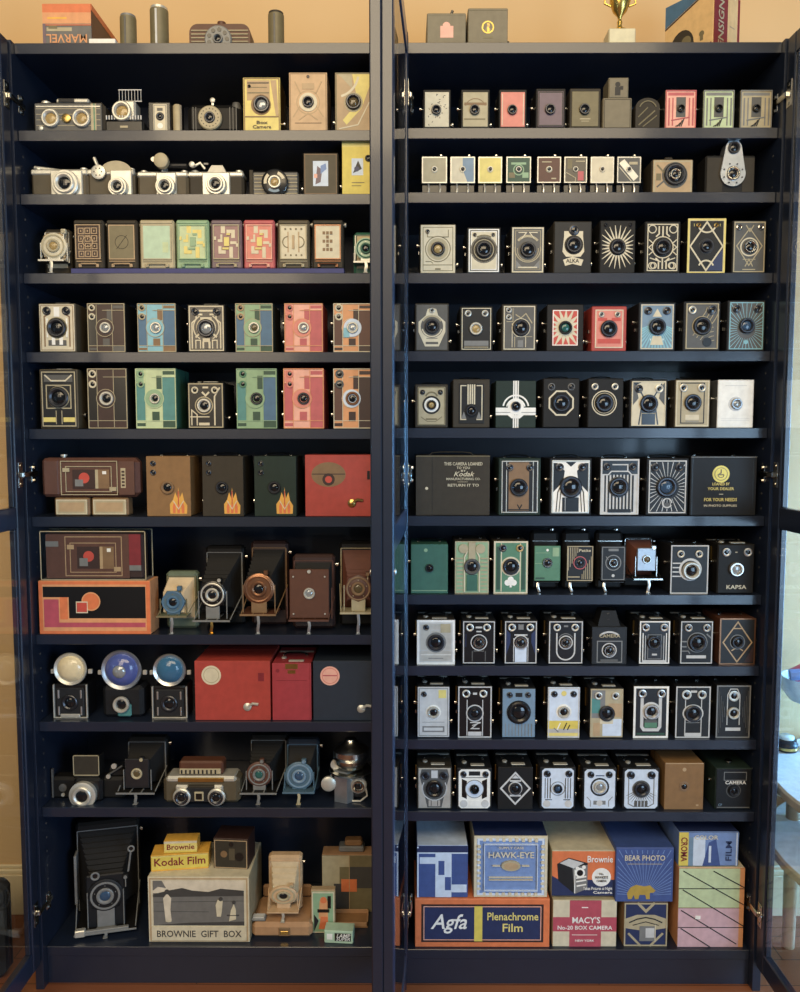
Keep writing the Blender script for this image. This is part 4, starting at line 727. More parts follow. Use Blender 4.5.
# ---- bottom shelf of the right bookcase: cartons
zb = ZR[-1]
def u1(f): f.rect(0,0,1,1,'rblu'); f.rect(0,.88,1,1,'dblu'); f.rect(0,.86,1,.885,'iblu'); f.rect(.05,.66,.42,.79,'iblu'); f.rect(.36,.0,.68,.88,'iblu'); f.rect(.42,.44,.54,.72,'rblu'); f.rect(.55,.14,.67,.40,'rblu'); f.rect(.68,.10,.98,.25,'iblu'); f.rect(0,.0,.03,.86,'iblu'); f.rect(0,.97,.03,1,'iblu')
X, Z, W, H = slot('R11', 415, 548, 899, .012)
zt = at(480, 898, .012).z
r0, *_ = carton('R11',415,550,899,'orange film carton with white Agfa script, lying lowest at bottom left of right bookcase','org','org',
  lambda f: (f.rect(.045,.10,.955,.90,'dbr'), f.frame(.065,.15,.935,.85,.006,'lpnk'), f.rect(.07,.165,.93,.835,'dblu'), f.rect(.44,.12,.50,.86,'yel'), f.text('Agfa',.25,.52,.16,'wht',.27,shear=.3), f.text('Plenachrome',.725,.64,.085,'ylb',.38), f.text('Film',.725,.40,.09,'ylb',.15)), d=.16, Y=.010)
carton('R11',417,468,846,'blue and white geometric camera carton on top of the orange film carton','rblu','rblu',u1,d=.15,z=zt,top='iblu',Y=.016)
def u2(f):
    f.rect(.04,.04,.96,.96,'pblu'); f.frame(.06,.05,.94,.95,.03,'iblu')
    for i in range(9): f.rect(.12+.088*i,.03,.16+.088*i,.08,'crm'); f.rect(.12+.088*i,.92,.16+.088*i,.97,'crm'); f.rect(.045,.12+.088*i,.09,.16+.088*i,'crm'); f.rect(.91,.12+.088*i,.955,.16+.088*i,'crm')
    f.frame(.14,.12,.86,.88,.01,'iblu'); f.text('SUPPLY CASE',.5,.83,.05,'crm',.34); f.text('HAWK-EYE',.5,.71,.12,'crm',.62); f.disc(.5,.53,.13,'crd',k=.55); f.disc(.5,.53,.10,'tan',k=.5); f.line([(.25,.53),(.35,.53)],.01,'crm'); f.line([(.65,.53),(.75,.53)],.01,'crm'); f.line([(.2,.34),(.8,.34)],.008,'crm'); f.line([(.2,.30),(.8,.30)],.006,'crm')
carton('R11',474,548,836,'pale blue HAWK-EYE camera carton with cream border, standing on the orange carton','crd','crm',u2,d=.17,z=zt,top='dblu',Y=.016)
zt2 = at(585, 897, .012).z
carton('R11',553,617,900,"raspberry and cream MACY'S camera box at the bottom, under the orange carton",'crd','crm',
  lambda f: (f.rect(.26,0,.76,1,'macy'), f.rect(.0,.33,1,.64,'macy'), f.text("MACY'S",.52,.57,.14,'wht',.44), f.text('No-20 BOX CAMERA',.5,.41,.09,'wht',.86), f.text('NEW YORK',.5,.13,.05,'wht',.3), f.rect(.45,.84,.55,.86,'wht'), f.rect(.3,.25,.7,.26,'wht')), d=.15, Y=.012)
def u3(f):
    f.rect(0,.0,1,.36,'dblu'); f.poly([(.0,.0),(.0,.45),(.14,.34),(.2,0)],'dblu'); f.disc(.78,.42,.15,'wht'); f.text('No.',.78,.50,.05,'blk',.07); f.text('HAWKEYE',.78,.42,.06,'blk',.2); f.text('CAMERA',.78,.34,.05,'blk',.16); f.text('Brownie',.75,.83,.15,'wht',.40); f.text('Takes Pictures at Night',.72,.17,.07,'wht',.46); f.text('Camera',.8,.08,.06,'wht',.3)
    f.poly([(.08,.72),(.26,.86),(.56,.74),(.56,.16),(.36,.04),(.10,.34)],'dgry'); f.poly([(.32,.64),(.56,.70),(.56,.16),(.36,.04)],'gry'); f.poly([(.12,.74),(.26,.84),(.5,.74),(.34,.62)],'lgy'); f.disc(.44,.52,.08,'wht'); f.disc(.44,.52,.05,'blk'); f.disc(.40,.62,.03,'wht'); f.disc(.5,.65,.03,'wht'); f.line([(.38,.4),(.54,.44)],.02,'wht'); f.line([(.38,.32),(.54,.36)],.02,'wht'); f.line([(.39,.22),(.54,.26)],.02,'wht'); f.line([(.36,.06),(.36,.6)],.015,'wht')
carton('R11',552,616,851,"orange camera carton picturing a black box camera, stacked on the MACY'S box",'crd','org',u3,d=.15,z=zt2,top='crm',Y=.018)
zt3 = at(645, 901, .012).z
def u4(f): f.rect(0,0,1,1,'dblu'); f.poly([(.0,.62),(.3,.72),(.7,.72),(1,.62),(1,.42),(.6,.36),(.4,.36),(0,.42)],'crd'); f.line([(.12,.54),(.3,.62),(.5,.66),(.7,.62),(.88,.54)],.03,'dgry'); f.line([(.2,.48),(.5,.56),(.8,.48)],.02,'dgry'); f.line([(.3,1),(.5,.8),(.7,1)],.06,'crd'); f.line([(.1,.3),(.4,.0)],.05,'crd'); f.line([(.9,.3),(.6,0)],.05,'crd'); f.rect(.36,.12,.72,.46,'gry'); f.rect(.5,.2,.70,.42,'lgy'); f.line([(.72,.1),(.72,.5)],.02,'crm'); f.frame(.02,.02,.98,.98,.03,'crd')
carton('R11',624,668,902,'small navy and cream camera carton under the BEAR PHOTO box','kraft','dblu',u4,d=.13,Y=.014)
def u5(f):
    f.rays(.5,.12,.16,1.4,28,.012,'pblu',0,180,m=.03,taper=False); f.rect(.12,.76,.88,.90,'rblu'); f.text('BEAR PHOTO',.5,.82,.135,'crm',.70); f.line([(.2,.71),(.8,.71)],.01,'crd')
    f.poly([(.22,.05),(.20,.16),(.26,.27),(.36,.32),(.50,.29),(.60,.31),(.66,.25),(.70,.21),(.66,.17),(.60,.17),(.60,.05),(.54,.05),(.52,.13),(.42,.13),(.40,.05),(.34,.05),(.32,.13),(.28,.05)],'gld')
carton('R11',616,674,848,'deep blue BEAR PHOTO carton with yellow bear, atop the small navy carton','rblu','rblu',u5,d=.16,z=zt3,Y=.010,top='rblu')
zt4 = at(710, 866, .012).z
def u6(f):
    for (v0,v1,c) in ((.66,1,'cgrn'),(.50,.66,'cgrn'),(.27,.5,'cpnk'),(0,.27,'cpnk')): f.rect(.0,v0,.93,v1,c)
    f.rect(.93,0,1,1,'orl'); 
    for v in (.745,.25): f.line([(0,v),(1,v)],.012,'dgry')
    f.line([(0,.5),(.95,.5)],.008,'tand'); f.line([(.06,.97),(1,.54)],.014,'dgry'); f.line([(.06,.73),(1,.27)],.014,'dgry'); f.line([(.52,.97),(1,.76)],.014,'dgry'); f.line([(.04,.47),(.9,.04)],.014,'dgry'); f.line([(.04,.24),(.5,0)],.014,'dgry'); f.rect(.26,.36,.34,.40,'wht')
carton('R11',679,745,868,'tall green and pink camera carton with slanted lines, far right on bottom shelf','orl','cgrn',u6,d=.15,Y=.012,top='crm')
def u7(f): f.rect(0,0,.16,1,'yel'); f.text('CROMA',.08,.5,.15,'dred',.42,rot=-PI/2); f.rect(.16,0,.24,1,'sblu'); f.rect(.24,.0,.44,.9,'iblu'); f.poly([(.40,0),(.5,.7),(.62,.8),(.70,0)],'rblu'); f.rect(.16,.86,1,1,'pblu'); f.text('COLOR',.45,.85,.10,'crm',.4); f.text('FILM',.84,.45,.14,'dblu',.34,rot=PI/2); f.rect(.5,.1,.54,.6,'iblu'); f.line([(.97,0),(.97,1)],.02,'iblu')
carton('R11',679,739,832,'blue film carton with yellow CROMA spine, on the green and pink carton','pblu','pblu',u7,d=.13,z=zt4,top='dblu',Y=.014)

# ================================================================== LEFT BOOKCASE
# ---- shelf 1
X, Z, W, H = slot('L1', 32, 104, 100, .014)
r = thing('stereo_camera', 'wide silver stereo camera with two round lenses, first shelf of left bookcase', 'camera', (X, .014, Z))
b = MB(); b.box(-W/2, W/2, 0, .05, 0, H*.96, 'lgry', .008); b.build('body', r)
f = Face(W*.93, H*.84, 0, 'sgry', .001)
for v in (.2,.4,.6,.8): f.line([(.02,v),(.98,v)],.008,'crd')
f.rect(.84,.02,.92,.98,'crd'); f.rect(.88,.02,.90,.98,'grn'); f.rect(.02,.86,.98,.9,'nsl'); f.build('face_plate', r).location = (0,0,H*.05)
for u in (-.24, .19): lensset(r, u*W, H*.42, W*.125, -.001, 'nsl', 'amb', .007)
k = MB(); k.lathe((-.02*W,-.001,H*.42), [(W*.06,0),(W*.06,.004),(W*.045,.005)], 'brs', 'y', 18); k.build('focus_dial', r)
k = MB(); k.lathe((-W*.36,.02,H*.96), [(.010,0),(.010,.005),(.007,.007)], 'nsl', 'z', 18); k.build('winding_knob', r)
k = MB(); k.box(-W*.2, W*.26, .01, .03, H*.96, H*1.12, 'nsl', .003); k.box(-W*.16, W*.06, .008, .012, H*.99, H*1.09, 'dgry'); k.build('top_finder', r)
k = MB(); k.lathe((-W*.38,-.001,H*.12), [(.005,0),(.005,.003),(.003,.004)], 'nsl', 'y', 12); k.build('shutter_button', r)
X, Z, W, H = slot('L1', 104, 143, 99, .018)
r = thing('finder_camera', 'small camera with wire mesh finder standing on black base, first shelf of left bookcase', 'camera', (X, .018, Z))
b = MB(); b.box(-W/2, W/2, 0, .045, 0, H*.40, 'blk', .004); b.box(-W*.22, W*.28, .004, .04, H*.38, H, 'nsl', .004); b.build('body', r)
lensset(r, -W*.05, H*.64, W*.25, .003, 'nsl', 'amb', .008)
k = MB()
for i in range(8): k.box(-W*.16+i*W*.08-.0004, -W*.16+i*W*.08+.0004, .012, .013, H, H*1.32, 'lgy')
k.box(-W*.18, W*.42, .012, .013, H*1.32, H*1.345, 'lgy'); k.box(-W*.18, W*.42, .012, .013, H*.99, H*1.02, 'lgy'); k.build('wire_finder', r)
k = MB()
for i in range(14): k.box(-W*.46+i*W*.068, -W*.44+i*W*.068+.0006, -.001, .001, H*.40, H*.52, 'lgy')
k.build('focus_ring', r)
k = MB(); k.box(-W*.1, W*.1, -.0012, 0, H*.16, H*.22, 'crd'); k.build('name_plate', r)
X, Z, W, H = slot('L1', 148, 181, 102, .016)
r = thing('subminiature_camera', 'tiny upright camera with cream face and metal cylinder, first shelf of left bookcase', 'camera', (X, .016, Z))
b = MB(); b.box(-W/2, W*.18, 0, .03, 0, H, 'blk', .002); b.build('body', r)
f = Face(W*.42, H*.9, 0, 'crm', .0008); f.frame(.08,.05,.92,.95,.05,'gry'); f.disc(.5,.55,.3,'dgry'); f.disc(.5,.22,.2,'wht'); f.rect(.3,.75,.7,.85,'sgry'); f.build('face_plate', r).location = (-W*.14, 0, H*.03)
lensset(r, -W*.14, H*.53, W*.1, -.0015, 'gun', 'gls', .002)
k = MB(); k.lathe((W*.34, .014, 0), [(W*.15, 0), (W*.15, H*.92), (W*.12, H*.97)], 'crd', 'z', 18); k.box(W*.40, W*.5, .006, .022, 0, H*.95, 'blk', .001); k.build('film_roller', r)
X, Z, W, H = slot('L1', 186, 240, 100, .016)
r = thing('bakelite_camera', 'black bakelite camera with rounded ends and large cream dial, first shelf of left bookcase', 'camera', (X, .016, Z))
b = MB(); b.box(-W/2, W/2, .004, .036, 0, H*.92, 'lea', .010)
for u in (-.38,-.33,.30,.36,.42): b.box(u*W-.0008, u*W+.0008, .0028, .0055, .006, H*.8, 'sgry')
b.lathe((W*.40,.018,0), [(W*.09,0),(W*.09,H*.9),(W*.07,H*1.0)], 'sgry', 'z', 14); b.build('body', r)
k = MB(); k.lathe((-W*.06,.004,H*.45), [(W*.22,0),(W*.22,.006),(W*.2,.008)], 'crd', 'y', 28)
for i in range(16): a = 2*PI*i/16; k.lathe((-W*.06+math.cos(a)*W*.16,-.0035,H*.45+math.sin(a)*W*.16), [(.0012,0),(.0012,.001)], 'dgry', 'y', 6)
k.build('shutter_dial', r); lensset(r, -W*.06, H*.45, W*.1, -.004, 'gun', 'gls', .003)
k = MB(); k.lathe((-W*.03,.012,H*1.05), [(.0052,0),(.0052,.003),(.003,.004)], 'nsl', 'y', 14); k.box(-W*.05, -W*.01, .010, .016, H*.9, H*1.0, 'nsl'); k.build('top_finder', r)
def l15(f): f.rect(.1,.58,.72,.95,'tan'); f.line([(.12,.9),(.7,.9)],.03,'dgry'); f.line([(.12,.82),(.65,.82)],.02,'olv'); f.line([(.12,.72),(.7,.72)],.03,'olv'); f.poly([(.74,.95),(.9,.95),(.95,.3),(.88,.3)],'tan'); f.frame(.03,.02,.97,.98,.025,'tand'); f.text('Box',.5,.17,.12,'dbr',.3); f.text('Camera',.5,.09,.12,'dbr',.5); f.disc(.48,.5,.27,'tand'); f.rect(.05,.27,.95,.29,'tand')
boxcam('L1',243,280,78,'gold faced box camera with brown lettering','brs','ylb',l15,(.5,.5,.22,'gun','glsw',.006),((.17,.84,.04,'gun'),),'r',None,.09,.0,.0)
def l16(f): f.frame(.03,.02,.97,.98,.02,'tand'); f.ring(.5,.5,.30,.03,'tan'); f.line([(.1,.25),(.3,.45)],.03,'tan'); f.line([(.9,.25),(.7,.45)],.03,'tan'); f.line([(.15,.15),(.85,.15)],.02,'tand'); f.line([(.25,.2),(.5,.32),(.75,.2)],.03,'tan'); f.rect(.34,.72,.66,.82,'tan'); f.line([(.15,.85),(.3,.65)],.03,'tan'); f.line([(.85,.85),(.7,.65)],.03,'tan'); f.disc(.5,.93,.04,'dbr'); f.disc(.5,.5,.24,'crm')
boxcam('L1',289,327,73,'wood-toned box camera with pressed tan front','tand','skin',l16,(.5,.5,.15,'gun','gls'),(),'',None,.09,.0,.0)
def l17(f): f.poly([(.45,.98),(.98,.98),(.98,.9),(.70,.40),(.3,.12),(.2,.2),(.6,.5)],'ylb'); f.poly([(.06,.98),(.44,.98),(.46,.72),(.2,.9)],'crd'); f.arc(.0,1.0,.62,.06,-75,-10,'crm'); f.frame(.025,.015,.975,.985,.035,'olv'); f.line([(.1,.05),(.6,.12),(.9,.5)],.03,'crm'); f.disc(.48,.5,.25,'crd')
boxcam('L1',335,373,73,'box camera with yellow swirl across olive front','lolv','tan',l17,(.48,.5,.2,'gun','glsa',.006),(),'l',None,.09,.0,.0)

# ---- shelf 2: 35mm cameras
def slr(x0, x1, yt, look, lu, lr, mount, prism=True, extra=None, base='lgry', topm='nsl', lv=.42, lring='nsl', lgl='gls', leath='lolv'):
    X, Z, W, H = slot('L2', x0, x1, yt, .016)
    r = thing('film_camera', look+', '+where('L2'), 'camera', (X, .016, Z), 0, '35mm film cameras on the second shelf')
    b = MB(); b.box(-W/2, W/2, .006, .036, 0, H*.74, leath, .005); b.build('body', r)
    t = MB(); t.box(-W/2, W/2, .004, .038, H*.66, H*.84, topm, .003); t.build('top_plate', r)
    t = MB(); t.box(-W/2, W/2, .005, .037, 0, H*.06, topm, .001); t.build('bottom_plate', r)
    m = MB(); m.box(mount[0]*W, mount[1]*W, .001, .01, H*.03, H*.80, topm, .002); m.build('lens_mount', r)
    if prism: p = MB(); c = lu*W; p.hull([[(c-W*.17,.004),(c+W*.17,.004),(c+W*.17,.034),(c-W*.17,.034)],[(c-W*.10,.008),(c+W*.10,.008),(c+W*.10,.030),(c-W*.10,.030)]],[H*.80,H*1.06],topm); p.build('prism_hump', r)
    k = MB(); k.lathe((lu*W,.002,H*lv), [(lr*W*1.08,0),(lr*W*1.08,.008),(lr*W*.98,.010),(lr*W,.011)], topm, 'y', 30); k.build('lens_barrel', r)
    lensset(r, lu*W, H*lv, lr*W*.82, -.008, lring, lgl, .006)
    for u in (-.40, .40): k = MB(); k.lathe((u*W,.020,H*.84), [(W*.07,0),(W*.07,.005),(W*.05,.006)], topm, 'z', 16); k.build('dial', r)
    if extra: extra(r, W, H)
    return r
def e1(r,W,H): k = MB(); k.tube([(-W*.48,.02,H*.95),(-W*.2,.018,H*.88),(0,.02,H*.84)], .004, 'nsl', 8); k.build('advance_lever', r)
slr(29,86,163,'silver and brown film camera with very large lens',.14,.22,(-.14,.42),False,e1,lv=.36)
def e2(r,W,H):
    k = MB(); k.lathe((-W*.24,.002,H*.72), [(W*.15,0),(W*.15,.004),(W*.12,.005)], 'nsl', 'y', 20)
    for a in range(0,360,60): q = math.radians(a); k.lathe((-W*.24+math.cos(q)*W*.08,-.003,H*.72+math.sin(q)*W*.08),[(.0014,0),(.0014,.001)],'dgry','y',6)
    k.build('focus_wheel', r); k = MB(); k.tube([(-W*.24,.01,H*.8),(-W*.32,.01,H*1.05),(-W*.36,.01,H*1.2)], .0035, 'nsl', 8); k.build('advance_lever', r)
    k = MB(); pts = [(W*.12+math.cos(a)*W*.34, H*.74+math.sin(a)*H*.34) for a in [PI*i/12 for i in range(13)]]; k.prism(pts,.003,.036,'crd'); k.build('domed_top', r)
slr(86,133,163,'silver film camera with domed top and round focus wheel',.18,.19,(.0,.46),False,e2,lv=.26)
def e3(r,W,H):
    k = MB(); k.lathe((W*.02,.0,H*1.12), [(W*.14,0),(W*.14,.012),(W*.11,.014)], 'crd', 'y', 20); k.box(W*.1,W*.5,.004,.016,H*.98,H*1.12,'dgry',.003); k.lathe((-W*.16,.004,H*1.22),[(.005,0),(.005,.004)],'nsl','y',12); k.tube([(-W*.16,.006,H*1.2),(0,.008,H*1.12)],.0015,'nsl',6); k.box(-W*.03,W*.07,.01,.02,H*.8,H*1.0,'nsl'); k.build('rangefinder_attachment', r)
slr(136,187,166,'silver film camera with round accessory finder on top',.08,.18,(-.12,.28),False,e3,lv=.30)
def e4(r,W,H): k = MB(); k.lathe((-W*.40,.0,H*1.02), [(.006,0),(.006,.006),(.004,.007)], 'nsl', 'y', 14); k.tube([(-W*.4,.006,H*1.0),(-W*.28,.008,H*1.14),(-W*.2,.01,H*.95)],.003,'nsl',8); k.tube([(-W*.22,.01,H*1.12),(-W*.14,.01,H*1.12)],.002,'nsl',6); k.build('advance_lever', r)
slr(187,243,166,'silver single-lens film camera with angular prism hump',.02,.17,(-.24,.26),True,e4,lv=.36,leath='lgry')
X, Z, W, H = slot('L2', 249, 298, 171, .018)
r = thing('film_camera', 'grey ribbed camera with round black lens face, second shelf of left bookcase', 'camera', (X, .018, Z), 0, '35mm film cameras on the second shelf')
b = MB(); b.box(-W/2, W/2, .004, .034, 0, H, 'sgry', .003); b.box(-W/2, -W*.42, .001, .036, 0, H*1.05, 'lgry', .001)
for v in range(6): b.box(-W*.40, W*.48, .0028, .005, H*(.12+.14*v), H*(.15+.14*v), 'crd')
b.build('body', r)
k = MB(); k.lathe((W*.03,.004,H*.52), [(W*.27,0),(W*.27,.009),(W*.24,.011)], 'blk', 'y', 30); k.build('lens_barrel', r)
f = Face(W*.5,W*.5,0); f.arc(.5,.5,.38,.12,20,70,'crm'); f.arc(.5,.5,.38,.12,130,190,'crm'); f.arc(.5,.5,.36,.10,230,300,'sblu'); o = f.build('dial_markings', r); o.location = (W*.03,-.0062,H*.52-W*.25)
lensset(r, W*.03, H*.52, W*.13, -.007, 'nsl', 'amb', .004)
def l26(f): f.frame(.02,.015,.98,.985,.02,'tand'); f.rect(.27,.20,.73,.82,'iblu'); f.poly([(.34,.24),(.5,.3),(.55,.6),(.4,.7)],'pur'); f.poly([(.5,.5),(.68,.62),(.66,.76),(.5,.7)],'pblu'); f.rect(.3,.4,.4,.5,'lpnk')
boxcam('L2',303,338,153,'olive-tan box with a small pale picture on its front','lgry','lolv',l26,None,(),'l',None,.08,.03,.03,name='picture_camera')
def l27(f): f.rect(.0,.92,1,1,'ylb'); f.rect(.3,.38,.66,.70,'iblu'); f.poly([(.34,.42),(.5,.66),(.62,.5)],'dgry'); f.disc(.46,.5,.08,'dblu'); f.line([(.3,.24),(.7,.24)],.02,'olv'); f.line([(.3,.18),(.6,.18)],.015,'olv')
boxcam('L2',342,374,143,'bright yellow box camera with small dark finder','yel','yel',l27,None,((.82,.70,.10,'gun'),),'l',None,.08,.0,.0)

# ---- shelf 3: folded vanity cameras on a blue stand
X0 = at(71, 273, .004); X1 = at(344, 273, .004); za = ZL[2]
k = MB(); k.box(X0.x, X1.x, .004, .05, za+.0003, za+.0105, 'strip', .0006); o = k.build('display_strip'); o['label'] = 'long low blue display strip under the row of folded patterned cameras'; o['category'] = 'stand'
def vanity(x0, x1, look, body, base, pat, trim='brs', dark='blk'):
    X, Z, W, H = slot('L3', x0, x1, 219, .006); z0 = .0109; H -= z0
    r = thing('vanity_camera', look+', '+where('L3'), 'camera', (X, .010, za+z0), 0, 'folded patterned cameras on the blue strip')
    b = MB(); b.box(-W/2, W/2, .001, .036, 0, H, body, .003); b.build('body', r)
    f = Face(W*.84, H*.70, 0, base, .0008); pat(f); f.frame(.02,.012,.98,.988,.035,trim); f.build('front_door', r).location = (0, 0, H*.19)
    k = MB(); k.box(-W*.42, W*.42, -.001, .002, H*.145, H*.165, trim, .0004); k.tube([(-W*.30,-.002,H*.06),(-W*.24,-.003,H*.10),(W*.24,-.003,H*.10),(W*.30,-.002,H*.06)], .0016, trim, 6); k.box(-W*.34,-W*.24,-.003,.001,H*.03,H*.10,trim,.001); k.box(W*.24,W*.34,-.003,.001,H*.03,H*.10,trim,.001); k.build('foot_latch', r)
    k = MB(); k.box(-W*.46, W*.46, -.0006, .002, H*.92, H*.975, body, .0008); k.lathe((W*.5,.018,H*.93),[(.003,0),(.003,.002),(.0045,.002),(.0045,.005)],'nsl','x',10); k.build('top_catch', r)
def fret(c):
    def g(f):
        for i in range(3):
            for j in range(4):
                u, v = .12+.27*i, .08+.22*j; f.frame(u,v,u+.2,v+.16,.03,c); f.rect(u+.08,v+.05,u+.12,v+.11,c)
        f.ring(.5,.5,.2,.03,c)
    return g
def greek(c, c2=None):
    def g(f):
        f.rect(.30,.76,.46,.98,c); f.rect(.52,.76,.84,.86,c); f.rect(.70,.62,.84,.86,c); f.rect(.42,.38,.62,.64,c); f.rect(.18,.50,.36,.58,c); f.rect(.28,.50,.36,.72,c); f.rect(.66,.44,.90,.52,c); f.rect(.2,.16,.48,.26,c); f.rect(.2,.16,.32,.38,c); f.rect(.62,.04,.76,.36,c); f.rect(.02,.56,.12,.66,c); f.rect(.88,.36,.98,.46,c)
        if c2: f.rect(.42,.38,.62,.64,c2); f.rect(.52,.70,.66,.75,c2); f.rect(.36,.28,.60,.34,c2)
    return g
vanity(72,102,'folded camera with brown fretwork front','lgry','dbr',fret('tan'),'tan')
vanity(105,136,'folded camera with plain olive textured front','lgry','olv',f_full(('ring',.5,.5,.25,.02,'lgry'),('line',[(.3,.3),(.7,.7)],.02,'lgry')),'tan')
vanity(138.5,173,'folded camera with plain mint cream front','crd','mint',f_full(('rect',.7,.2,.9,.5,'cgrn')),'crd')
vanity(175,208,'folded camera with green and yellow stepped pattern','lgn','cgrn',greek('ylb','lgn'),'lgn')
vanity(210,241,'folded camera with violet and pale yellow stepped pattern','pur','pur2',greek('crm','ylb'),'crd')
vanity(243,274,'folded camera with coral and pale yellow stepped pattern','ros','pnk',greek('crm','ylb'),'lpnk')
def gg(c, c2):
    def g(f):
        for u in (.3,.7): f.line([(u,.2),(u,.8)],.05,c2); f.arc(u,.5,.2,.04,90 if u<.5 else -90,270 if u<.5 else 90,c)
        for v in (.12,.88): 
            for u in (.2,.4,.6,.8): f.disc(u,v,.035,c)
        f.rect(.46,.3,.54,.7,c2)
    return g
vanity(277,309,'folded camera with cream front and faint olive scrolls','lolv','crm',gg('olv','tan'),'crd')
vanity(312,343,'folded camera with cream front and dark checked motif','lgry','crm',lambda f:[f.rect(.30+.14*i,.24+.12*j,.40+.14*i,.33+.12*j,'tand') for i in range(3) for j in range(5) if (i+j)%2==0 or i==1],'brz')
folding('L3',38,72,228,'small upright folding camera with cream round shutter','lgry','belt','crm','round',.38,'crd','amb',.60,'nsl',.28,'nsl',.016,.30,.02,'small folding cameras, third shelf',bodyw=.8,pleats=3)
folding('L3',350,382,231,'small folding camera with pale green round shutter','lteal','belt','mint','round',.34,'lteal','gls',.58,'nsl',.26,'nsl',.016,.26,.02,'small folding cameras, third shelf',bodyw=.8,pleats=3)

# ---- shelves 4 and 5: box cameras
def e41(f): f.frame(.04,.03,.96,.97,.02,'tand'); f.line([(.14,.1),(.14,.74),(.3,.8),(.3,.92)],.04,'tand'); f.line([(.86,.1),(.86,.74),(.7,.8),(.7,.92)],.04,'tand'); f.rect(.24,.12,.76,.24,'sgry'); f.rect(.34,.14,.44,.3,'wht'); f.rect(.56,.14,.66,.3,'wht'); f.rect(.42,.74,.58,.94,'wht'); f.line([(.22,.3),(.22,.7)],.04,'wht'); f.line([(.78,.3),(.78,.7)],.04,'wht'); f.disc(.5,.5,.30,'olv')
boxcam('L4',38,75,302,'cream and gold box camera with ornate deco front','lolv','crm',e41,(.5,.5,.27,'gun','gls',.006),((.22,.86,.12,'gun'),(.78,.86,.12,'gun')),'l','chrome',.1,.03)
boxcam('L4',87,125,302,'brown and black geometric box camera','lea','dbr',beau('dbr','blk','dbr','sgry','crd'),(.48,.5,.15,'nsl','glsw'),((.12,.91,.09,'crm'),(.12,.73,.09,'crm')),'lL','strap',.1,.01)
boxcam('L4',137,176,302,'pale and mid blue geometric box camera','leab','lblu',beau('lblu','blu','blu','tand','crd'),(.48,.5,.15,'nsl','glsw'),((.12,.91,.09,'crd'),(.12,.73,.09,'crd')),'lL','strap',.1,.01)
def e44(f): deco_maze('crm')(f); f.rect(.3,.86,.7,.9,'crm'); f.rect(.34,.60,.66,.74,'crm'); f.line([(.2,.3),(.34,.4)],.05,'crm'); f.line([(.8,.3),(.66,.4)],.05,'crm'); f.rect(.4,.06,.6,.28,'crm'); f.rect(.44,.06,.56,.2,'blk')
boxcam('L4',187,225,303,'black box camera with bold cream maze lines','lea','blk',e44,(.5,.5,.25,'gun','glsw',.006),((.2,.86,.11,'gun'),(.8,.86,.11,'gun')),'lL','chrome',.1,.03)
boxcam('L4',235,273,302,'green and blue geometric box camera','ldgr','lgn',beau('lgn','blu','blu','dgn','crd'),(.5,.5,.15,'nsl','glsa'),((.14,.91,.09,'tan'),(.14,.73,.09,'tan')),'l','strap',.1,.01)
boxcam('L4',284,323,302,'pink and rose geometric box camera','lred','lpnk',beau('pnk','pnk','ros','ros','orl'),(.5,.5,.15,'nsl','glsw'),((.14,.91,.09,'pnk'),(.14,.73,.09,'pnk')),'lL','strap',.1,.01)
boxcam('L4',333,372,302,'orange, brown and pale blue geometric box camera','lbrn','orl',join(beau('orl','brn','brn','dbr','crm'),op('disc',.5,.5,.235,'iblu'),op('rect',.26,.3,.42,.5,'lblu')),(.5,.5,.15,'nsl','glsw'),((.14,.91,.10,'crm'),(.14,.73,.10,'crm')),'lL','strap',.1,.01)
def e51(f): f.frame(.04,.03,.96,.97,.03,'crd'); f.rect(.1,.80,.9,.92,'sgry'); f.line([(.12,.92),(.3,.82),(.7,.82),(.88,.92)],.04,'crm'); f.frame(.16,.34,.84,.74,.03,'crd'); f.rect(.06,.10,.40,.18,'ylb'); f.rect(.62,.10,.94,.18,'ylb'); f.rect(.42,.06,.58,.34,'blk'); f.line([(.42,.06),(.42,.3)],.02,'crd'); f.line([(.58,.06),(.58,.3)],.02,'crd'); f.disc(.5,.53,.31,'crd')
boxcam('L5',39,77,368,'black box camera, large lens in cream square, yellow feet stripes','lolv','dgry',e51,(.5,.53,.29,'gun','gls',.006),(),'r','chrome',.1,.03)
boxcam('L5',87,127,367,'dark maroon and black geometric box camera','lea','dbr',beau('dbr','blk','blk','dbr','crd'),(.48,.5,.18,'nsl','gls'),((.13,.91,.10,'crm'),(.13,.74,.10,'crm')),'lL','strap',.1,.01)
boxcam('L5',135,176,367,'yellow-green and teal geometric box camera','lteal','cgrn',beau('lgn','teal','teal','dgn','cgrn'),(.48,.5,.13,'nsl','gls'),((.13,.91,.09,'lgn'),(.13,.74,.09,'lgn')),'l','strap',.1,.01)
def e54(f): f.frame(.03,.02,.97,.98,.03,'crd'); f.line([(.1,.06),(.1,.4),(.25,.3),(.25,.06)],.03,'crm'); f.line([(.9,.9),(.75,.7),(.75,.06)],.04,'crm'); f.line([(.05,.25),(.6,.25)],.03,'crm'); f.rect(.3,.06,.6,.12,'crm'); f.line([(.4,.8),(.5,.72),(.6,.8)],.05,'crm'); f.line([(.42,.9),(.58,.9)],.05,'crm'); f.ring(.45,.5,.24,.03,'crd')
boxcam('L5',187,224,381,'short black box camera with cream star-like corner finders','lea','blk',e54,(.46,.5,.2,'nsl','gls'),((.2,.84,.10,'crm'),(.76,.84,.10,'crm')),'r','chrome',.1,.02)
boxcam('L5',236,277,367,'bright green and blue geometric box camera','ldgr','lgn',beau('lgn','teal','blu','dgn','lgn'),(.5,.5,.15,'gun','gls'),((.16,.91,.09,'grn'),(.16,.74,.09,'grn')),'l','strap',.1,.01)
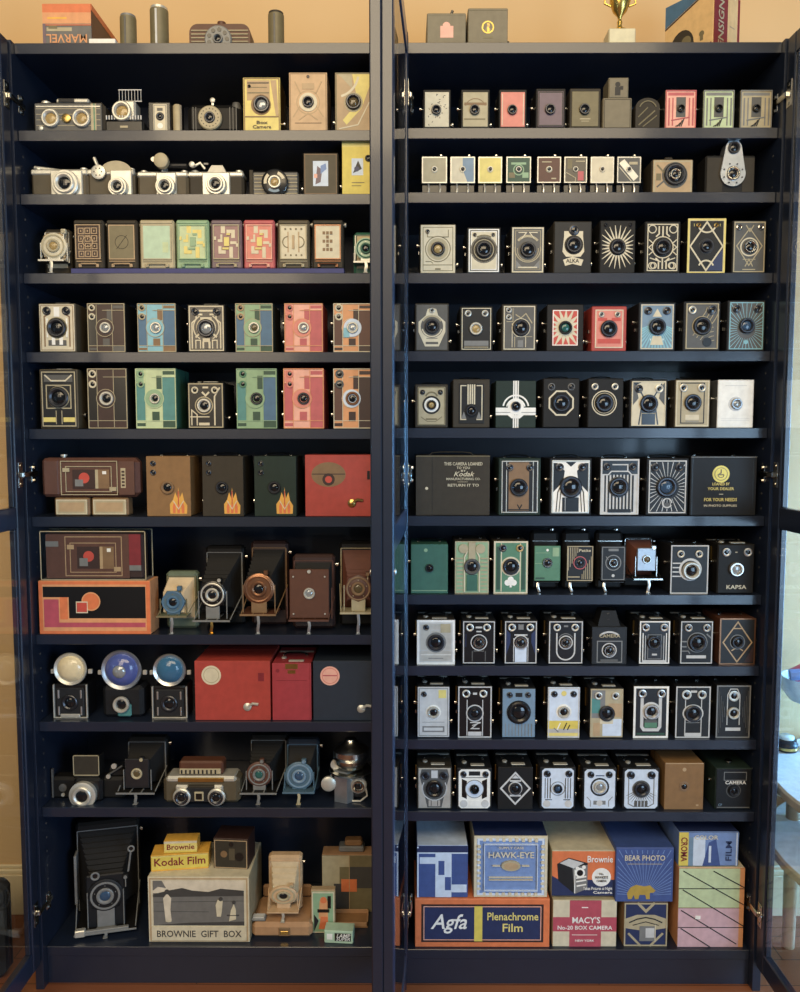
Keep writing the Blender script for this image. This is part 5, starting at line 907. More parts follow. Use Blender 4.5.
boxcam('L5',283,324,367,'coral pink geometric box camera','lred','lpnk',beau('pnk','ros','ros','ros','orl'),(.5,.5,.15,'gun','gls'),((.16,.91,.09,'pnk'),(.16,.74,.09,'pnk')),'lL','strap',.1,.01)
boxcam('L5',333,372,367,'tan and dark brown geometric box camera','lbrn','orl',join(beau('orl','brn','dbr','dbr','crm'),op('disc',.48,.5,.235,'iblu')),(.5,.5,.18,'brz','gls'),((.16,.91,.11,'sgry'),(.16,.74,.11,'sgry')),'lL','strap',.1,.01)

# ---- shelf 6
def artdeco(f, c=('brn','dbr','crd','dred'), dot='red'):
    f.frame(.20,.06,.78,.94,.008,c[2]); f.frame(.25,.14,.72,.80,.007,c[2]); f.rect(.32,.22,.56,.72,c[1]); f.rect(.56,.22,.70,.72,c[0]); f.rect(.555,.22,.585,.72,c[2]); f.disc(.44,.50,.055,dot); f.rect(.345,.28,.43,.46,'gry'); f.rect(.63,.60,.67,.68,'wht'); f.rect(.22,.66,.29,.76,c[2]); f.rect(.70,.16,.77,.26,c[2])
X, Z, W, H = slot('L6', 41, 138, 458, .012); zt = at(90, 498, .012).z-zof('L6')+.001
r = thing('folded_camera', 'long brown folded camera with art deco red-dot front, resting on two cream tins', 'camera', (X, .012, Z+zt))
b = MB(); b.box(-W/2, W/2, .001, .035, 0, H-zt, 'brn', .010); b.box(-W*.5,-W*.31,-.0006,.036,.001,H-zt-.001,'brn',.006); b.build('body', r)
f = Face(W, (H-zt)*.96, 0.0005); artdeco(f, ('tand','dbr','crd','dred')); f.rect(.80,.06,.96,.94,'brn'); f.rect(.82,.24,.87,.76,'crd'); 
for i in range(5): f.rect(.83,.28+.09*i,.86,.33+.09*i,'dbr')
f.build('front_door', r).location = (0,0,.001)
k = MB(); k.lathe((-W*.30,.018,H-zt),[(.004,0),(.004,.003),(.007,.003),(.007,.007)],'nsl','z',12); k.build('winding_knob', r)
for i, (a, c, t) in enumerate(((54, 89, 'left hand cream film tin under the long brown folded camera'), (91, 128, 'right hand cream film tin under the long brown folded camera'))):
    X, Z, W, H = slot('L6', a, c, 498, .016)
    r = thing('film_tin', t, 'tin', (X, .016, Z), 0, 'cream tins under the brown camera')
    b = MB(); b.box(-W/2, W/2, .001, .03, 0, zt-.0012, 'tand', .003); b.build('tin_body', r)
    f = Face(W*.9, (zt-.0012)*.84, 0, 'crd', .0006); f.frame(.03,.05,.97,.95,.025,'crm'); f.rect(.1,.2,.9,.8,'tan'); f.build('tin_lid', r).location = (0,0,zt*.07)
def crest(f, u=.72, c='castle'):
    f.poly([(u-.19,.04),(u-.20,.20),(u-.12,.28),(u-.07,.40),(u-.02,.30),(u,.48),(u+.03,.30),(u+.09,.40),(u+.13,.26),(u+.20,.18),(u+.19,.04)],c)
    for q in (-.10,.0,.10): f.poly([(u+q-.03,.05),(u+q-.035,.16),(u+q,.24),(u+q+.035,.16),(u+q+.03,.05)],'org')
    f.line([(u-.12,.26),(u,.12),(u+.12,.26)],.02,'crm'); f.line([(u,.2),(u,.42)],.02,'red')
def bcam(x0,x1,look,body,fc,bgw='castle'):
    boxcam('L6',x0,x1,455,look,body,fc,lambda f:(crest(f,.72,bgw),f.rect(.09,.74,.21,.96,fc)),(.48,.48,.15,'tand' if body=='ltan' else 'gun','gls',.004),((.16,.88,.065,'gun'),(.16,.73,.065,'gun')),'l','strap',.11,.0,.0)
bcam(146,190,'tan box camera with yellow peaked crest at lower right','ltan','ltan')
bcam(202,243,'brown-black box camera with orange peaked crest','lgry','lgry')
bcam(254,296,'dark green box camera with pale yellow peaked crest','ldgr','ldgr')
def rbx(f): f.disc(.34,.68,.25,'tand',k=.72); f.rect(.1,.68,.58,.695,'dbr'); f.disc(.34,.60,.09,'dbr'); f.disc(.34,.60,.05,'red'); f.rect(.9,.60,.94,.74,'blk')
rr = boxcam('L6',305,374,455,'wide vivid red box camera with bronze oval badge','lred','lred',rbx,None,(),'',None,.12,.0,.0)
def swingclasp(rr, x, z, m='brs'):
    k = MB(); k.lathe((x,-.001,z),[(.009,0),(.009,.002),(.004,.005)],m,'y',14); k.tube([(x,-.003,z),(x+.012,-.004,z+.008),(x+.024,-.003,z+.006)],.0032,m,8); k.build('side_clasp', rr)
swingclasp(rr, .026, .028)

# ---- shelf 7
def acr(f): f.frame(.01,.02,.99,.98,.01,'gry')
X, Z, W, H = slot('L7', 38, 150, 581, .006)
def orc(f): f.rect(.035,.06,.965,.94,'orl'); f.rect(.04,.10,.96,.90,'blk'); f.poly([(.04,.10),(.96,.10),(.96,.30),(.27,.30),(.27,.70),(.04,.70)],'orl'); f.poly([(.045,.13),(.955,.13),(.955,.22),(.18,.22),(.18,.66),(.045,.66)],'macy'); f.rect(.19,.28,.26,.70,'org'); f.disc(.47,.62,.085,'orl'); f.disc(.47,.62,.074,'org'); f.rect(.335,.40,.44,.62,'crm'); f.rect(.342,.42,.433,.60,'red')
r7, X7, Z7, W7, H7 = carton('L7',38,150,581,'long orange carton with black panel and orange disc, seventh shelf of left bookcase','orl','org',orc,d=.055,Y=.006)
X, Z, W, H = slot('L7', 39, 145, 531, .008)
zt = Z7+H7+.0005
r = thing('display_case', 'clear display case holding a brown folded camera, standing on the orange carton', 'case', (X, .010, zt))
Hc = at(92, 531, .01).z-zt
b = MB()
for (x0,x1,y0,y1,z0,z1) in ((-W/2,W/2,-.0015,0,Hc-.002,Hc),(-W/2,W/2,-.0015,0,0,.002),(-W/2,-W/2+.002,-.0015,0,0,Hc),(W/2-.002,W/2,-.0015,0,0,Hc),(-W/2,W/2,.045,.047,Hc-.002,Hc),(W/2-.002,W/2,.045,.047,0,Hc)): b.box(x0,x1,y0,y1,z0,z1,'crd',.0002)
b.box(-W/2,W/2,0,.046,0,.002,'gry'); b.build('case_edges', r)
g = MB(); g.box(-W/2+.001, W/2-.001, -.001, .046, .002, Hc-.0005, GLASS); g.build('clear_cover', r)
r2 = thing('folded_camera', 'brown and maroon folded camera with red dot, inside the clear display case', 'camera', (X+.001, .016, zt+.0022))
b = MB(); b.box(-W*.46, W*.46, .001, .035, 0, Hc*.93, 'dbr', .004); b.build('body', r2)
f = Face(W*.92, Hc*.9, .0005); f.rect(0,.0,.12,1,'brn'); f.rect(.12,.0,.86,1,'brn'); artdeco(f, ('tand','dbr','tan','dred')); f.rect(.0,.72,.13,.84,'gry'); f.rect(.86,.18,.98,.30,'gry'); f.rect(.86,.3,.98,1,'dred'); f.build('front_door', r2).location = (0,0,.001)
F7 = 'folding bellows cameras on the seventh shelf of left bookcase'
folding('L7',155,195,573,'small grey-green folding camera with scalloped blue shutter','ldg2','belt','blu2','scallop',.32,'blu','gls',.52,'olv',.30,'alu',.02,.16,.035,F7,xo=.010,bodyw=.80,bedm='ldg2')
folding('L7',191,241,548,'large black folding camera with silver ringed lens','lea','bel','blk','round',.27,'nsl','gls',.46,'gry',.16,'brs',.02,.14,.07,F7,xo=.012,bodyw=.78)
folding('L7',236,287,543,'tall dark folding camera with copper-brown round shutter','dbr','bel','brz','round',.30,'brz','gls',.50,'tand',.22,'alu',.02,.14,.07,F7,xo=.012,bodyw=.74,bedm='lbrn')
def mplate(r,W,H,pz,R,bz,yb,bw2):
    m = MB(); 
    for (u,v) in ((-.3,.25),(.3,.25),(-.3,-.3),(.3,-.3)): m.lathe((u*W,-.001,pz+v*W*1.3),[(.002,0),(.002,.0012)],'nsl','y',8)
    m.build('plate_screws', r)
folding('L7',284,336,556,'maroon leather folding camera with flat square front','dbr','bel','lbrn','rect',.42,'nsl','glsw',.52,'brn',.18,'alu',.02,.0,.035,F7,xo=.006,bodyw=.82,bedm='lbrn',extra=mplate,pleats=4)
folding('L7',336,382,543,'brown bellows folding camera partly behind the middle door','lea','belb','brn','oct',.30,'tand','glsa',.50,'crd',.24,'alu',.02,.2,.06,F7,xo=-.004,bodyw=.82,bedm='crd')

# ---- shelf 8: flash cameras and coloured boxes
def flashcam(x0,x1,yt,cx,cy,rp,look,bulb,frame,body='blk',kind=0,ribs='nsl'):
    X, Z, W, H = slot('L8', x0, x1, yt, .02); c = at(cx, cy, .01); R = rp*.00209
    r = thing('flash_camera', look+', '+where('L8'), 'camera', (X, .02, Z), 0, 'flash cameras with round reflectors'); lx, lz = c.x-X, c.z-Z
    b = MB()
    if kind == 0: b.box(-W/2, W/2, .004, .055, 0, H, body, .003); b.box(-W*.42, W*.42, .0, .01, H*.06, H*.9, 'dgry', .002)
    else: b.box(-W/2, W/2, .004, .06, 0, H, 'leab', .008); b.box(-W*.12, W*.22, -.001, .01, .004, H*.45, 'teal', .003)
    b.build('body', r)
    if kind == 0:
        t = MB()
        for s in (-1,1): t.box(s*W*.5-.0014,s*W*.5+.0014,.0,.006,0,H,'nsl',.0006); t.box(s*W*.34-.0018,s*W*.34+.0018,-.002,.004,H*.1,H*.36,'chr',.0008); t.box(s*W*.34-.0018,s*W*.34+.0018,-.002,.004,H*.6,H*.85,'chr',.0008)
        t.box(-W/2,W/2,.0,.006,0,.0024,'nsl',.0006); 
        if ribs == 'nsl': t.box(-W*.3,W*.3,-.002,.003,H*.04,H*.14,'nsl',.001)
        t.build('chrome_trim', r)
        lensset(r, 0, H*.48, W*.24, -.001, 'gun', 'gls', .004)
    else: lensset(r, -W*.0, H*.46, W*.20, -.002, 'nsl', 'gls', .008)
    m = MB(); m.lathe((lx,.012,lz),[(R*.5,-.02),(R*.9,0),(R,.008),(R*.96,.011),(R*.86,.009),(R*.5,-.004),(.0001,-.010)],frame,'y',36); m.box(lx-.006,lx+.006,.014,.03,min(H,lz)-.004,lz,body); m.build('flash_reflector', r)
    g = MB(); rr_ = R*.86; g.lathe((lx,.010,lz),[(rr_,0),(rr_*.85,R*.22),(rr_*.55,R*.38),(rr_*.25,R*.45),(.0001,R*.47)],bulb,'y',32); G = g.build('reflector_cover', r)
    if kind: g = MB(); g.lathe((lx,.010-R*.44,lz),[(R*.30,-.004),(R*.32,0),(R*.26,.003),(R*.12,.005),(.0001,.006)],'glsw','y',24); g.build('bulb', r)
    for s in (-1,1): k = MB(); k.box(lx+s*R, lx+s*(R+.009), .008, .014, lz-.012, lz-.002, 'nsl', .001); k.build('side_bracket', r)
flashcam(53,86,685,67.5,671,17.5,'flash camera with creamy white round reflector','bulbw','nsl')
flashcam(101,142,687,119,672,21.5,'flash camera with extra large violet-blue round reflector','bulbb','alu','leab',1)
flashcam(152,186,687,167.5,672,17.5,'flash camera with medium sky-blue round reflector','bulbc','chr',ribs='gry')
rr = boxcam('L8',194.5,270,661,'wide brick-red box camera with cream disc at upper left','lred','lred',lambda f:(f.disc(.22,.76,.13,'crm'),f.ring(.22,.76,.10,.01,'crd'),f.rect(.84,.66,.92,.80,'dred')),None,(),'',None,.13,.0,.0); swingclasp(rr, .032, .030, 'nsl')
boxcam('L8',272,311,662,'narrow crimson box camera with brass clip on top edge','lcrim','lcrim',lambda f:(f.rect(.34,.90,.66,.99,'brs'),f.rect(.4,.82,.6,.88,'brs'),f.disc(.14,.87,.05,'dred'),f.line([(.1,.70),(.9,.70)],.01,'dred'),f.line([(.97,0),(.97,1)],.01,'dred')),None,(),'','chrome',.13,.0,.0)
rr = boxcam('L8',313,378,661,'navy blue box camera with salmon disc at upper left','lnavy','lnavy',lambda f:(f.disc(.26,.75,.15,'lpnk'),f.ring(.26,.75,.12,.012,'pnk'),f.rect(.15,.745,.37,.765,'ros')),None,(),'',None,.13,.0,.0); swingclasp(rr, .034, .026, 'nsl')

# ---- shelf 9
X, Z, W, H = slot('L9', 49, 123, 778, .03)
r = thing('reflex_camera', 'black reflex camera with raised framed waist-level finder, ninth shelf of left bookcase', 'camera', (X, .03, Z))
b = MB(); b.box(-W/2, W/2, .01, .045, 0, H*.92, 'lea', .006); b.box(-W*.16, W*.22, -.005, .03, 0, H, 'blk', .006); b.build('body', r)
k = MB(); a0, a1, z0, z1 = -W*.18, W*.17, H*1.06, H*1.92
for (x0,x1,q0,q1) in ((a0,a1,z0,z0+.0015),(a0,a1,z1-.0015,z1),(a0,a0+.0015,z0,z1),(a1-.0015,a1,z0,z1)): k.box(x0,x1,.004,.006,q0,q1,'crd')
k.box(a0,a1,.006,.008,z0-.008,z1,'lgry'); k.box(a0,a0+.002,.006,.034,z0-.006,z1-.004,'lea'); k.box(a1-.002,a1,.006,.034,z0-.006,z1-.004,'lea'); k.box(a0,a1,.002,.036,H*.98,z0,'blk',.002); k.build('finder_hood', r)
k = MB(); k.lathe((-W*.02,-.005,H*.36),[(W*.18,0),(W*.18,.010),(W*.15,.012)],'nsl','y',30); k.build('lens_barrel', r); lensset(r, -W*.02, H*.36, W*.13, -.017, 'nsl', 'gls', .005)
k = MB(); k.lathe((-W*.34,.01,H*.5),[(.009,0),(.009,.003),(.006,.004)],'sgry','y',14); k.lathe((-W*.34,.01,H*.2),[(.004,0),(.004,.003)],'nsl','y',10); k.box(-W*.49,-W*.47,.008,.014,.004,H*1.3,'sgry'); k.build('shutter_dials', r)
k = MB(); k.tube([(W*.24,.02,H*.95),(W*.32,.014,H*1.12),(W*.46,.014,H*1.40)],.0022,'sgry',8); k.lathe((W*.36,.012,H*1.42),[(.006,0),(.006,.004)],'nsl','y',12); k.lathe((W*.28,.012,H*.98),[(.005,0),(.005,.004)],'nsl','y',12); k.box(W*.26,W*.46,.02,.036,H*.9,H*1.25,'lea',.003); k.build('winding_lever', r)
F9 = 'folding bellows cameras on the ninth shelf of left bookcase'
folding('L9',118,165,742,'black folding camera with bronze-tinged square shutter','lea','bel','gun','rect',.28,'crd','glsa',.52,'gry',.20,'gry',.03,.1,.06,F9,xo=.004,bodyw=.86)
X, Z, W, H = slot('L9', 162, 239, 778, .014)
r = thing('stereo_camera', 'olive and silver stereo camera with two lenses and top cover, ninth shelf of left bookcase', 'camera', (X, .014, Z))
b = MB(); b.box(-W/2, W/2, .004, .05, 0, H*.98, 'lolv', .008); b.build('body', r)
k = MB(); k.box(-W*.46, W*.46, .002, .052, H*.78, H*1.02, 'nsl', .005); k.box(-W*.30,W*.30,.0012,.01,H*.82,H*.98,'brs',.001); k.build('top_plate', r)
k = MB(); k.box(-W*.20,W*.22,-.002,.01,H*.08,H*.66,'dgry',.003); k.box(-W*.08,W*.04,-.0035,.004,H*.16,H*.5,'crd',.001); k.box(-W*.06,W*.02,-.0042,.003,H*.22,H*.44,'blk'); k.box(-W*.16,W*.18,-.003,.01,H*.64,H*.72,'lgry',.001); k.build('centre_panel', r)
for u in (-.24, .21):
    k = MB(); k.box(u*W-W*.07-(W*.02 if u<0 else -W*.02), u*W+W*.08, -.001, .01, H*.1, H*.72, 'nsl', .003); k.lathe((u*W,-.001,H*.32),[(W*.115,0),(W*.115,.005),(W*.10,.007)],'nsl','y',26); k.build('lens_mount', r); lensset(r, u*W, H*.32, W*.09, -.007, 'gun', 'gls', .004)
k = MB(); k.box(-W*.30, W*.28, .012, .045, H*1.02, H*1.52, 'lbrn', .004); k.box(-W*.29, W*.25, .010, .014, H*1.06, H*1.26, 'crd', .001)
for i in range(9): k.box(-W*.27+i*W*.055, -W*.25+i*W*.055, .0092, .012, H*1.08, H*1.22, 'dgry')
k.build('top_finder', r)
folding('L9',238,286,741,'black folding camera with green and red glinting lens','lea','bel','brn','round',.26,'gry','glsg',.50,'gry',.20,'gry',.03,.06,.07,F9,xo=.010,bodyw=.80)
folding('L9',281,320,744,'blue folding camera with round blue shutter','lnavy','bel','blu2','round',.36,'sblu','glsb',.48,'blu2',.22,'crd',.03,.12,.05,F9,xo=.002,bodyw=.86,bedm='blu2')
X, Z, W, H = slot('L9', 320, 370, 772, .02)
r = thing('silver_camera', 'silver camera crowned by large domed flash housing, right end of ninth shelf', 'camera', (X, .03, Z))
b = MB(); b.hull([[(-W*.22,0),(W*.04,-.012),(W*.16,.0),(W*.1,.03),(-W*.2,.03)]]*2,[0,H*.98],'alu'); b.box(W*.0,W*.45,.01,.04,.0,H*.7,'gun',.006); b.build('body', r)
k = MB(); k.lathe((W*.10,.016,H*.98),[(W*.20,0),(W*.26,.003),(W*.34,.016),(W*.36,.026),(W*.33,.030),(W*.36,.033),(W*.36,.044),(W*.28,.052),(W*.20,.055),(W*.12,.064),(W*.11,.067)],'nik','z',36); k.build('flash_housing', r)
k = MB(); k.lathe((W*.10,.016,H*.90),[(W*.42,0),(W*.44,.002),(W*.42,.004),(W*.2,.004)],'nik','z',36); k.build('rim', r)
k = MB(); k.lathe((-W*.34,.004,H*.56),[(W*.15,0),(W*.15,.006),(W*.10,.009)],'nsl','y',20); k.lathe((-W*.20,.008,H*1.15),[(W*.10,0),(W*.10,.006)],'nsl','y',16); k.tube([(-W*.34,.006,H*.6),(-W*.2,.01,H*1.1),(-W*.05,.012,H*.9)],.003,'nik',8); k.build('side_knobs', r)
k = MB(); k.lathe((W*.26,.006,H*.52),[(W*.17,0),(W*.17,.008),(W*.14,.011)],'nsl','y',24); k.build('lens_barrel', r); lensset(r, W*.26, H*.52, W*.12, -.005, 'nik', 'gls', .006)
k = MB(); k.tube([(W*.40,.0,H*.5),(W*.44,-.002,H*.2),(W*.3,-.004,H*.04),(W*.14,-.002,H*.03)],.0022,'nsl',8); k.build('release_cable', r)

# ---- bottom shelf of the left bookcase
X, Z, W, H = slot('L10', 84, 148, 828, .08)
def bigx(r,W,H,pz,R,bz,yb,bw2):
    m = MB(); m.box(-R*1.1, R*1.1, .006, .012, bz, pz+R*1.25, 'leab', .003); m.box(-bw2*.7,bw2*.7,-.012,-.004,bz,bz+.006,'gry',.001); m.box(-bw2*.92,-bw2*.6,-.014,.0,bz-.006,bz+.010,'nsl',.002); m.build('lens_board', r)
    finder(r, -R*.55, pz+R*1.25, .010, .004, 'gry'); finder(r, R*1.5, pz+R*2.6, .008, .012, 'gry')
    m = MB(); m.tube([(R*1.5,.014,pz+R*2.6),(R*1.3,.012,pz+R*1.2)],.0022,'gry',6); m.box(-bw2-.004,-bw2+.002,yb-.03,yb,H*.2,H*.72,'gry',.001); m.build('side_rails', r)
bf = folding('L10',78,146,828,'very large black folding plate camera with blue-black bellows','lea','bel','leab','round',.24,'gry','glsb',.40,'gry',.055,'gry',.045,.28,.085,None,xo=-.004,bodyw=.90,pleats=9,extra=bigx)
bf.rotation_euler = (0, 0, math.radians(13))
# gift box
def gift(f):
    f.frame(.02,.02,.98,.98,.015,'tan'); f.rect(.05,.26,.95,.95,'pgry'); f.rect(.05,.76,.95,.95,'paper'); f.line([(.05,.62),(.95,.64)],.004,'pdk'); f.line([(.05,.48),(.6,.47)],.003,'pdk'); f.poly([(.05,.26),(.95,.26),(.95,.32),(.4,.30)],'pdk'); f.poly([(.05,.74),(.2,.80),(.34,.84),(.44,.80),(.6,.78),(.72,.83),(.95,.80),(.95,.72),(.05,.70)],'pdk'); f.poly([(.05,.95),(.14,.95),(.18,.84),(.1,.86),(.05,.80)],'pgry')
    f.poly([(.17,.34),(.16,.52),(.15,.68),(.19,.76),(.23,.68),(.22,.5),(.23,.34)],'paper'); f.disc(.19,.78,.025,'pdk'); f.disc(.20,.33,.03,'crm',k=.4)
    f.poly([(.68,.40),(.67,.58),(.69,.66),(.74,.64),(.73,.48),(.72,.40)],'crm'); f.disc(.72,.67,.02,'pdk'); f.poly([(.80,.33),(.82,.5),(.85,.6),(.87,.5),(.87,.36)],'crm'); f.disc(.85,.62,.018,'pdk'); f.line([(.78,.42),(.9,.42)],.008,'pdk')
    f.rect(.03,.03,.97,.24,'crm'); f.text('BROWNIE  GIFT  BOX',.5,.13,.095,'pdk',.84)
g0, X0_, Z0_, W0_, H0_ = carton('L10',147.5,249,877,'large cream BROWNIE GIFT BOX carton with black-and-white photograph on front','crd','crm',gift,d=.15,Y=.018,top='crm')
zt = Z0_+H0_+.0012
def onbox(name, label, cat, px, w, d, h, y, mside, face, pat, rz=0, up=0.0, nm='body'):
    r = thing(name, label, cat, (at(px, 865, y).x, y, zt+up), math.radians(rz), 'things on the gift box')
    b = MB(); b.box(-w/2, w/2, 0, d, 0, h, mside, .0008); b.build(nm, r)
    f = Face(w*.98, h*.97, 0, face, .0004); pat(f); f.build('printed_front', r); return r
onbox('film_box','yellow film carton lettered Kodak Film, lying on the gift box','box',180,.128,.05,.036,.045,'ora','yel',lambda f:(f.text('Kodak Film',.5,.56,.20,'dred',.90),f.rect(0,0,1,.1,'ora'),f.rect(0,.92,1,1,'ylb')),7)
zs_ = zt; zt = zt+.0372
onbox('film_box','smaller yellow film carton with red lettering, stacked on the Kodak Film carton','box',181,.075,.034,.027,.052,'ora','ylb',lambda f:(f.rect(0,.82,1,1,'crm'),f.rect(0,0,1,.12,'yel'),f.text('Brownie',.5,.48,.24,'dred',.84)),4)
zt = zs_
r = onbox('leather_camera','worn brown-black square box camera with tilted stance on gift box','camera',231,.080,.06,.070,.05,'dbr','lgry',lambda f:(f.frame(.03,.03,.97,.97,.025,'tan'),f.disc(.52,.84,.07,'blk'),f.disc(.75,.42,.13,'blk'),f.rect(.45,.3,.62,.7,'lolv'),f.disc(.3,.5,.1,'tand')),-4)
# tan camera on its case
X, Z, W, H = slot('L10', 251, 312, 905, .03)
r = thing('camera_case', 'tan leather case lying open under the beige folding camera', 'case', (X, .03, Z))
b = MB(); b.box(-W/2, W/2, 0, .112, 0, .034, 'card', .008); b.build('case_base', r)
b = MB(); b.box(-W*.44, W*.40, .101, .111, .035, .064, 'card', .004); b.build('case_flap', r)
k = MB(); k.box(-W*.05, W*.14, -.0022, 0, .006, .026, 'tand', .001); k.box(-W*.02, W*.11, -.003, -.001, .010, .018, 'brs', .0006); k.build('buckle', r)
rf = folding('L10',264,304,851,'beige folding camera standing on its tan case','skin','belt','skin','round',.34,'crd','gls',.40,'skin',.16,'nsl',.05,.20,.03,None,bodyw=.84,pleats=4,bedm='skin')
zc_ = ZL[-1]+.0355
dz = zc_-ZL[-1]; rf.location.z += dz; rf.scale = (1, 1, .70)
X, Z, W, H = slot('L10', 243, 262, 915, .02)
r = thing('metal_clip', 'small grey metal slide propped on the tan case beside the gift box', 'clip', (at(258,915,.035).x, .036, zc_)); b = MB(); b.box(-.016,.016,0,.02,0,.007,'gry',.002); b.build('clip_body', r); b = MB(); b.box(-.013,.013,.002,.018,.007,.0085,'lgy',.0005); b.build('clip_top', r)
# patterned card box and its folded tray
r, *_ = carton('L10',322,380,855,'tall grey presentation box with black panels and orange square','card','olv',lambda f:(f.rect(.0,.0,.30,1,'crd'),f.rect(.47,.42,1,.80,'pdk'),f.rect(.47,0,1,.42,'olv'),f.rect(.20,.0,.47,.50,'pdk'),f.rect(.33,.36,.60,.58,'org'),f.rect(0,.8,.47,1,'crd'),f.line([(.47,0),(.47,1)],.01,'tan')),d=.04,Y=.13)
r = thing('small_camera', 'tan and grey camera lying on top of the grey presentation box', 'camera', (at(353,850,.14).x, .138, _[1]+_[3]+.0012)); b = MB(); b.box(-.034,.026,0,.03,0,.014,'gry',.003); b.build('body', r); b = MB(); b.box(-.02,.022,.002,.028,.013,.028,'kraft',.004); b.build('leather_top', r)
X, Z, W, H = slot('L10', 311, 335, 890, .05)
r = thing('picture_card', 'small framed card with orange and black figure, leaning near the tan case', 'box', (X, .05, Z))
b = MB(); b.box(-W/2, W/2, 0, .016, 0, H, 'tan', .0006); b.build('card_body', r)
f = Face(W*.94, H*.96, 0, 'lgn'); f.frame(.03,.02,.97,.98,.05,'crm'); f.poly([(.3,.35),(.35,.78),(.7,.78),(.72,.35)],'orl'); f.disc(.52,.80,.15,'org'); f.rect(.25,.5,.78,.58,'blk'); f.poly([(.3,.1),(.4,.4),(.7,.4),(.75,.1)],'org'); f.rect(.7,.6,.85,.9,'blk'); f.poly([(.1,.05),(.3,.3),(.1,.45)],'dgry'); f.build('printed_front', r)
X, Z, W, H = slot('L10', 314, 368, 930, .045)
r = thing('card_tray', 'open shallow brown card tray lying in front of the grey presentation box', 'tray', (at(345,925,.06).x, .046, ZL[-1]+.0005))
b = MB(); b.box(-.052,.052,.022,.075,0,.003,'kraft'); b.build('tray_floor', r)
for (x0,x1,y0,y1) in ((-.052,.052,.022,.025),(-.052,.052,.072,.075),(-.052,-.049,.022,.075),(.049,.052,.022,.075)): b = MB(); b.box(x0,x1,y0,y1,.003,.012,'card',.0005); b.build('tray_side', r)
X, Z, W, H = slot('L10', 324, 353, 931, .014)
r = thing('flash_bulb_box', 'small mint green box with black label, at the front edge of the bottom left shelf', 'box', (X, .014, Z), math.radians(-4))
b = MB(); b.box(-W/2, W/2, 0, .03, 0, H, 'mint', .0008); b.build('box_body', r)
f = Face(W*.96, H*.94, 0, 'mint'); f.rect(.36,.2,.95,.88,'blk'); f.text('LAMP',.66,.66,.20,'wht',.5,shear=.3); f.text('SUPER',.66,.38,.18,'wht',.5,shear=.3); f.rect(.08,.3,.28,.8,'wht'); f.build('printed_front', r)

# ================================================================== ON TOP OF THE BOOKCASES
def topthing(name, label, cat, x0, x1, yt, Y, rz=0, group=None):
    a, b = at(x0, yt, Y), at(x1, yt, Y); r = thing(name, label, cat, ((a.x+b.x)/2, Y, TOPZ+.0004), math.radians(rz), group)
    return r, b.x-a.x, (a.z+b.z)/2-TOPZ
r, W, H = topthing('comic_box', 'orange, yellow and violet-grey box with upside-down MARVEL lettering, top left', 'box', 42, 91, 4, .03)
b = MB(); b.box(-W/2, W/2, 0, .15, 0, H, 'brn', .001); b.box(-W/2, W/2+.0006, .0, .15, H*.86, H+.0006, 'org', .001); b.build('box_body', r)  # shadow on the side face is put into the brown body colour
f = Face(W-.001, H-.001, 0, 'pgry'); f.rect(0,.80,1,1,'org'); f.rect(0,.58,1,.82,'orl'); f.rect(.1,.68,.5,.72,'ora'); f.rect(.08,.42,.6,.50,'crd'); f.rect(.12,.47,.3,.54,'olv'); f.text('MARVEL',.5,.27,.24,'orl',.84,rot=PI); f.rect(0,0,.06,.58,'pur'); f.rect(.06,.54,1,.56,'org'); f.build('printed_front', r)
r, W, H = topthing('slide_box', 'small flat white box in front of the orange comic box', 'box', 89, 115, 39, .02); b = MB(); b.box(-W/2, W/2, 0, .045, 0, H, 'crm', .001); b.build('box_body', r); b = MB(); b.box(-W/2-.0005, W/2+.0005, -.0005, .0455, H*.45, H+.0005, 'wht', .001); b.build('lid', r)
for (x0,x1,yt,lb,cap) in ((120,136,16,'shorter dark film canister beside the comic box','gry'),(150,168,8,'taller dark film canister with silver rod, beside striped camera','nsl'),(268,284,13,'lone olive-grey film canister right of striped camera','lgry')):
    r, W, H = topthing('film_canister', lb, 'canister', x0, x1, yt, .06)
    b = MB(); b.lathe((0,0,0),[(W*.48,0),(W*.5,.002),(W*.5,H*.93),(W*.46,H*.94)],'olv','z',24); b.build('canister_body', r)
    b = MB(); b.lathe((0,0,0),[(W*.46,H*.935),(W*.46,H*.985),(W*.36,H)],cap,'z',24); 
    b.box(-W*.10,W*.02,-W*.515,-W*.48,H*.05,H*.9,'lgy' if cap=='nsl' else 'sgry',.0006); b.build('cap', r)
r, W, H = topthing('striped_camera', 'rounded brown camera with cream horizontal grille stripes and central lens, on left bookcase top', 'camera', 189, 250, 24, .04)
b = MB(); pts = [(-W/2,0),(W/2,0)]+[(W/2-W*.14+math.cos(a)*W*.14,H-W*.14+math.sin(a)*W*.14) for a in [PI/2*k/6 for k in range(7)]]+[(-W/2+W*.14-math.sin(a)*W*.14,H-W*.14+math.cos(a)*W*.14) for a in [PI/2*k/6 for k in range(7)]]
b.prism(pts, 0, .05, 'lbrn'); b.build('body', r)
k = MB()
for i in range(6): z = H*(.12+.125*i); k.box(-W*.47, W*.47, -.002, .001, z, z+H*.045, 'crd', .0008)
k.build('grille', r)
k = MB(); k.lathe((-W*.02,0,H*.44),[(H*.48,0),(H*.48,.004),(H*.44,.006),(H*.38,.006)],'gry','y',32)
for a in range(0,360,40): q = math.radians(a); k.lathe((-W*.02+math.cos(q)*H*.32,-.006,H*.44+math.sin(q)*H*.32),[(H*.075,0),(H*.075,.001)],'blk','y',10)
k.build('dial', r); lensset(r, -W*.02, H*.44, H*.17, -.006, 'gry', 'gls', .005)
